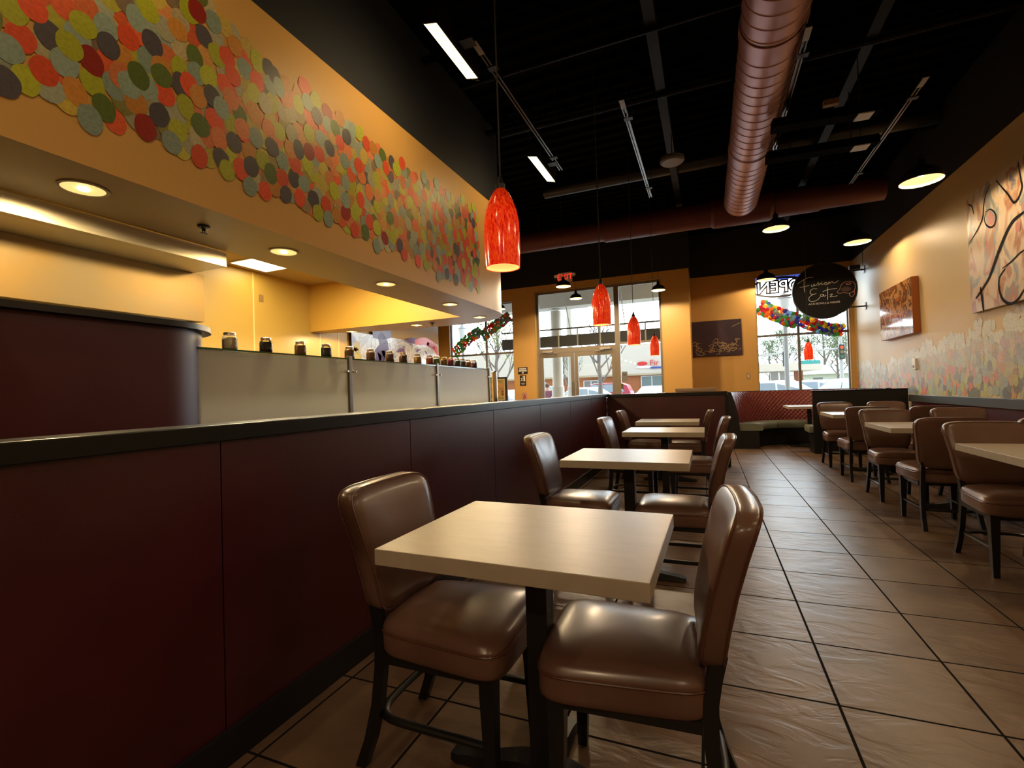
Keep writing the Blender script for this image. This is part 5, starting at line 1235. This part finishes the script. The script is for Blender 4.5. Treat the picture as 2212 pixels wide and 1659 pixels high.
# vehicles
def make_car(name, label, group, paint, suv=True):
    t = thing(name, label, 'car', group=group); hgt = 1.75 if suv else 1.45
    side = [(-2.2, .35), (-2.25, .75), (-2.1, .98), (-1.2, 1.08), (-.65, hgt-.08), (-.3, hgt), (1.5, hgt-.02), (1.95, hgt-.18), (2.2, 1.05), (2.25, .5), (2.2, .35)]
    if not suv: side = [(-2.2, .32), (-2.25, .65), (-2.0, .85), (-1.1, .95), (-.5, hgt-.05), (-.2, hgt), (.9, hgt), (1.6, 1.0), (2.15, .95), (2.25, .55), (2.2, .32)]
    b = MB()
    rings = []
    for w, k in ((-.90, 0), (-.86, 1), (.86, 1), (.90, 0)):
        rings.append([(x*(1 if k else .985), w*(1 if z < 1.06 else .84), z if k else z*.985+.01) for x, z in side])
    b.loft(rings); b.build('body', paint, t, smooth=35)
    gm = bpy.data.materials.get('car_glass') or mat('car_glass', (.25, .31, .36), .12)
    zt_ = hgt-.10; zb = 1.10 if suv else .97
    for s in (-1, 1):
        b = MB(); b.loft([[(x, s*(.872 if z < zb+.1 else .775)+s*d, z) for x, z in ((-1.0, zb), (-.58, zt_), (.2, zt_), (.2, zb))] for d in (0, .01)]); b.loft([[(x, s*(.872 if z < zb+.1 else .775)+s*d, z) for x, z in ((.28, zb), (.28, zt_), (1.35 if suv else .85, zt_), (1.8 if suv else 1.3, zb))] for d in (0, .01)])
        b.build('side_windows', gm, t)
    b = MB(); b.loft([[(x, w, z) for x, z in ((-1.2, zb+.02), (-.70, zt_), (-.72, zt_+.012), (-1.23, zb+.03))] for w in (-.70, .70)]); b.build('windscreen', gm, t)
    tm = bpy.data.materials.get('tyre_rubber') or mat('tyre_rubber', (.02, .02, .02), .8)
    for x in (-1.4, 1.4):
        for s in (-1, 1):
            b = MB(); b.tube([(x, s*.70, .34), (x, s*.925, .34)], .34, 24); o = b.build('wheel', tm, t, smooth=40)
            c = MB(); c.tube([(x, s*.926, .34), (x, s*.935, .34)], .2, 16); c.build('hub', wf, o)
    b = MB(); b.box(-2.27, -2.24, -.75, -.5, .70, .85); b.box(-2.27, -2.24, .5, .75, .70, .85); b.build('headlights', M['white'], t)
    return t
cw = mat('white_car_paint', (.75, .76, .78), .25, coat=.5); crd = mat('red_car_paint', (.38, .02, .05), .25, coat=.5); cs = mat('silver_car_paint', (.42, .46, .52), .25, coat=.5)
GC = 'parked cars in the car park'
c1 = make_car('parked_car', 'red estate car parked before the brick shops, behind the bare tree', GC, crd, True); p = PY(1300, 850, 35); c1.location = (p.x, 35, -.15)
def car(label, paint, xp, Y, rz, suv):
    c = make_car('parked_car', label, GC, paint, suv); c.location = (PY(xp, 850, Y).x, Y, -.15); c.rotation_euler = (0, 0, R(rz)); return c
car('white car parked in front of the red one, left of the bare tree', cw, 1258, 27, 20, False)
car('small white car by the glass storefront at the right of the side light', cw, 1413, 38, 70, False)
car('silver car seen through the glass left of the entrance post', cs, 1096, 26, 160, False)
car('silver blue car behind the seated person through the left door', cs, 1168, 40, 80, True)
car('large white car at the bottom left of the right window', cw, 1655, 22.5, 4, False)
car('white car farther back behind the mullion of the right window', cw, 1752, 28, -3, False)
car('silver car at the bottom right corner of the right window', cs, 1848, 24, -60, False)
# trees
def tree(label, x, Y, hgt, leafc, green, seed, spread=.5, xp=None, tname='street_tree'):
    rnd = random.Random(seed); X = PY(xp, 830, Y).x
    t = thing(tname, label, 'tree', (X, Y, -.15), group='trees outside')
    b = MB(); tips = []
    def br(p, d, L, r, dep):
        n_ = 3; P = [p]; dd_ = d.copy()
        for k in range(n_):
            dd_ = (dd_+Vector((rnd.uniform(-.12, .12), rnd.uniform(-.12, .12), .16))).normalized(); P.append(P[-1]+dd_*L/n_)
        b.tube(P, [r*(1-.22*k) for k in range(n_+1)], 5 if dep > 1 else 4, cap=False); tips.extend(P[2:])
        if dep == 0: return
        for k in range(4 if dep > 1 else 3):
            f_ = rnd.uniform(.3, .95); q = P[int(f_*n_)].lerp(P[min(n_, int(f_*n_)+1)], f_*n_ % 1)
            a = rnd.uniform(0, 6.28); nd = (dd_+Vector((math.cos(a), math.sin(a), rnd.uniform(0, .3)))*spread).normalized(); br(q, nd, L*rnd.uniform(.45, .65), r*.5, dep-1)
    H_ = hgt; TRK = [Vector((rnd.uniform(-.01, .01)*H_*(k > 0), rnd.uniform(-.01, .01)*H_*(k > 0), H_*k/6)) for k in range(7)]
    b.tube(TRK, [H_*.026*(1-.14*k) for k in range(7)], 8, cap=False)
    for k in range(15):
        f_ = .30+.66*k/15; q = TRK[int(f_*6)].lerp(TRK[min(6, int(f_*6)+1)], f_*6 % 1); a = k*2.4+rnd.uniform(-.4, .4)
        nd = Vector((math.cos(a)*spread, math.sin(a)*spread, .62)).normalized(); br(q, nd, H_*.50*(1.12-f_), H_*.012*(1.2-f_), 2)
    b.build('branches', bpy.data.materials.get('grey_bark') or mat('grey_bark', (.16, .135, .12), .9), t)
    if green:
        f = MB()
        for q in tips:
            for k in range(max(1, green//3)):
                c = q+Vector((rnd.gauss(0, .1), rnd.gauss(0, .1), rnd.gauss(0, .1)))*hgt*.25; s = hgt*.014
                u = Vector((rnd.uniform(-1, 1), rnd.uniform(-1, 1), rnd.uniform(-1, 1))).normalized(); v = u.orthogonal().normalized()
                f.face([c-u*s, c+v*s*.6, c+u*s, c-v*s*.6])
        f.build('foliage', leafc, t)
    return t
lf = mat('spring_leaves', (.26, .34, .08), .8); lf2 = mat('grey_green_leaves', (.16, .22, .12), .8)
tree('bare young tree standing before the right door leaf', 0, 22, 5.2, lf, 0, 3, .62, 1297)
tree('budding pale green tree through the window left of the doors', 0, 20, 5.0, lf, 3, 5, .7, 1075)
tree('thin bare tree between the two columns', 0, 36, 4.5, lf2, 2, 9, .6, 1228)
for i, (xp, Y, h_) in enumerate(((1664, 57, 5.8), (1697, 76, 8.6), (1745, 78, 7.6), (1783, 84, 10), (1812, 60, 6.0), (1832, 90, 10.5))):
    tree(['leftmost low bushy tree beyond the canopy', 'grey green tree beyond the canopy left of the lamp post', 'low tree over the canopy right of the mullion', 'tallest grey green tree behind the signal mast', 'round tree between the signal heads', 'pale green tree at the right edge of the right window'][i] , 0, Y, h_, lf2, 9, 20+i, .75, xp)
# person outside
px3 = PY(1183, 850, 20)
t = thing('person', 'person in a maroon shirt seen from behind outside the left door', 'person', (px3.x, 20, -.15)); t.scale = (.93, .93, .92)
def skin_obj(name, verts, edges, radii, m, parent, sub=2):
    me = bpy.data.meshes.new(name); me.from_pydata(verts, edges, []); o = bpy.data.objects.new(name, me); COL.objects.link(o); o.parent = parent
    md = o.modifiers.new('skin', 'SKIN'); md.use_smooth_shade = True
    for i, r in enumerate(radii): me.skin_vertices[0].data[i].radius = (r if isinstance(r, tuple) else (r, r)); me.skin_vertices[0].data[i].use_root = i == 0
    o.modifiers.new('sub', 'SUBSURF').levels = sub; o.modifiers['sub'].render_levels = sub; me.materials.append(m); return o
V = [(0, 0, .92), (0, 0, 1.10), (0, 0, 1.28), (0, 0, 1.42), (0, 0, 1.52), (0, -.01, 1.60), (0, -.01, 1.70),
     (.17, 0, 1.40), (.25, -.02, 1.15), (.24, .12, .95), (.24, .19, .90), (-.17, 0, 1.40), (-.25, -.02, 1.15), (-.24, .12, .95), (-.24, .19, .90),
     (.09, 0, .88), (.10, .0, .48), (.10, -.02, .08), (.10, .10, .04), (-.09, 0, .88), (-.10, 0, .48), (-.10, -.02, .08), (-.10, .10, .04)]
Ed = [(0, 1), (1, 2), (2, 3), (3, 4), (4, 5), (5, 6), (3, 7), (7, 8), (8, 9), (9, 10), (3, 11), (11, 12), (12, 13), (13, 14), (0, 15), (15, 16), (16, 17), (17, 18), (0, 19), (19, 20), (20, 21), (21, 22)]
rad = [(.15, .11), (.15, .11), (.17, .12), (.14, .10), .055, .085, .09, .07, .05, .04, .035, .07, .05, .04, .035, .09, .06, .045, .04, .09, .06, .045, .04]
skin_obj('body', V, Ed, rad, mat('skin_tone', (.42, .24, .16), .5), t)
Vs = [(0, 0, .90), (0, 0, 1.10), (0, 0, 1.28), (0, 0, 1.43), (.17, 0, 1.40), (.245, -.02, 1.17), (-.17, 0, 1.40), (-.245, -.02, 1.17)]
skin_obj('shirt', Vs, [(0, 1), (1, 2), (2, 3), (3, 4), (4, 5), (3, 6), (6, 7)], [(.175, .14), (.175, .14), (.20, .145), (.155, .12), .09, .075, .09, .075], mat('maroon_shirt', (.16, .05, .09), .8), t)
skin_obj('trousers', [(0, 0, .90), (.09, 0, .86), (.10, 0, .48), (.10, -.02, .12), (-.09, 0, .86), (-.10, 0, .48), (-.10, -.02, .12)], [(0, 1), (1, 2), (2, 3), (0, 4), (4, 5), (5, 6)], [(.17, .13), .11, .08, .065, .11, .08, .065], mat('dark_trousers', (.04, .04, .06), .8), t)
b = MB(); b.lathe([(.0001, 1.805), (.06, 1.79), (.095, 1.74), (.105, 1.68), (.09, 1.62), (.07, 1.60)], (0, -.025, 0), 16, cap=False); b.build('hair', mat('brown_hair', (.06, .03, .02), .7), t, smooth=True)
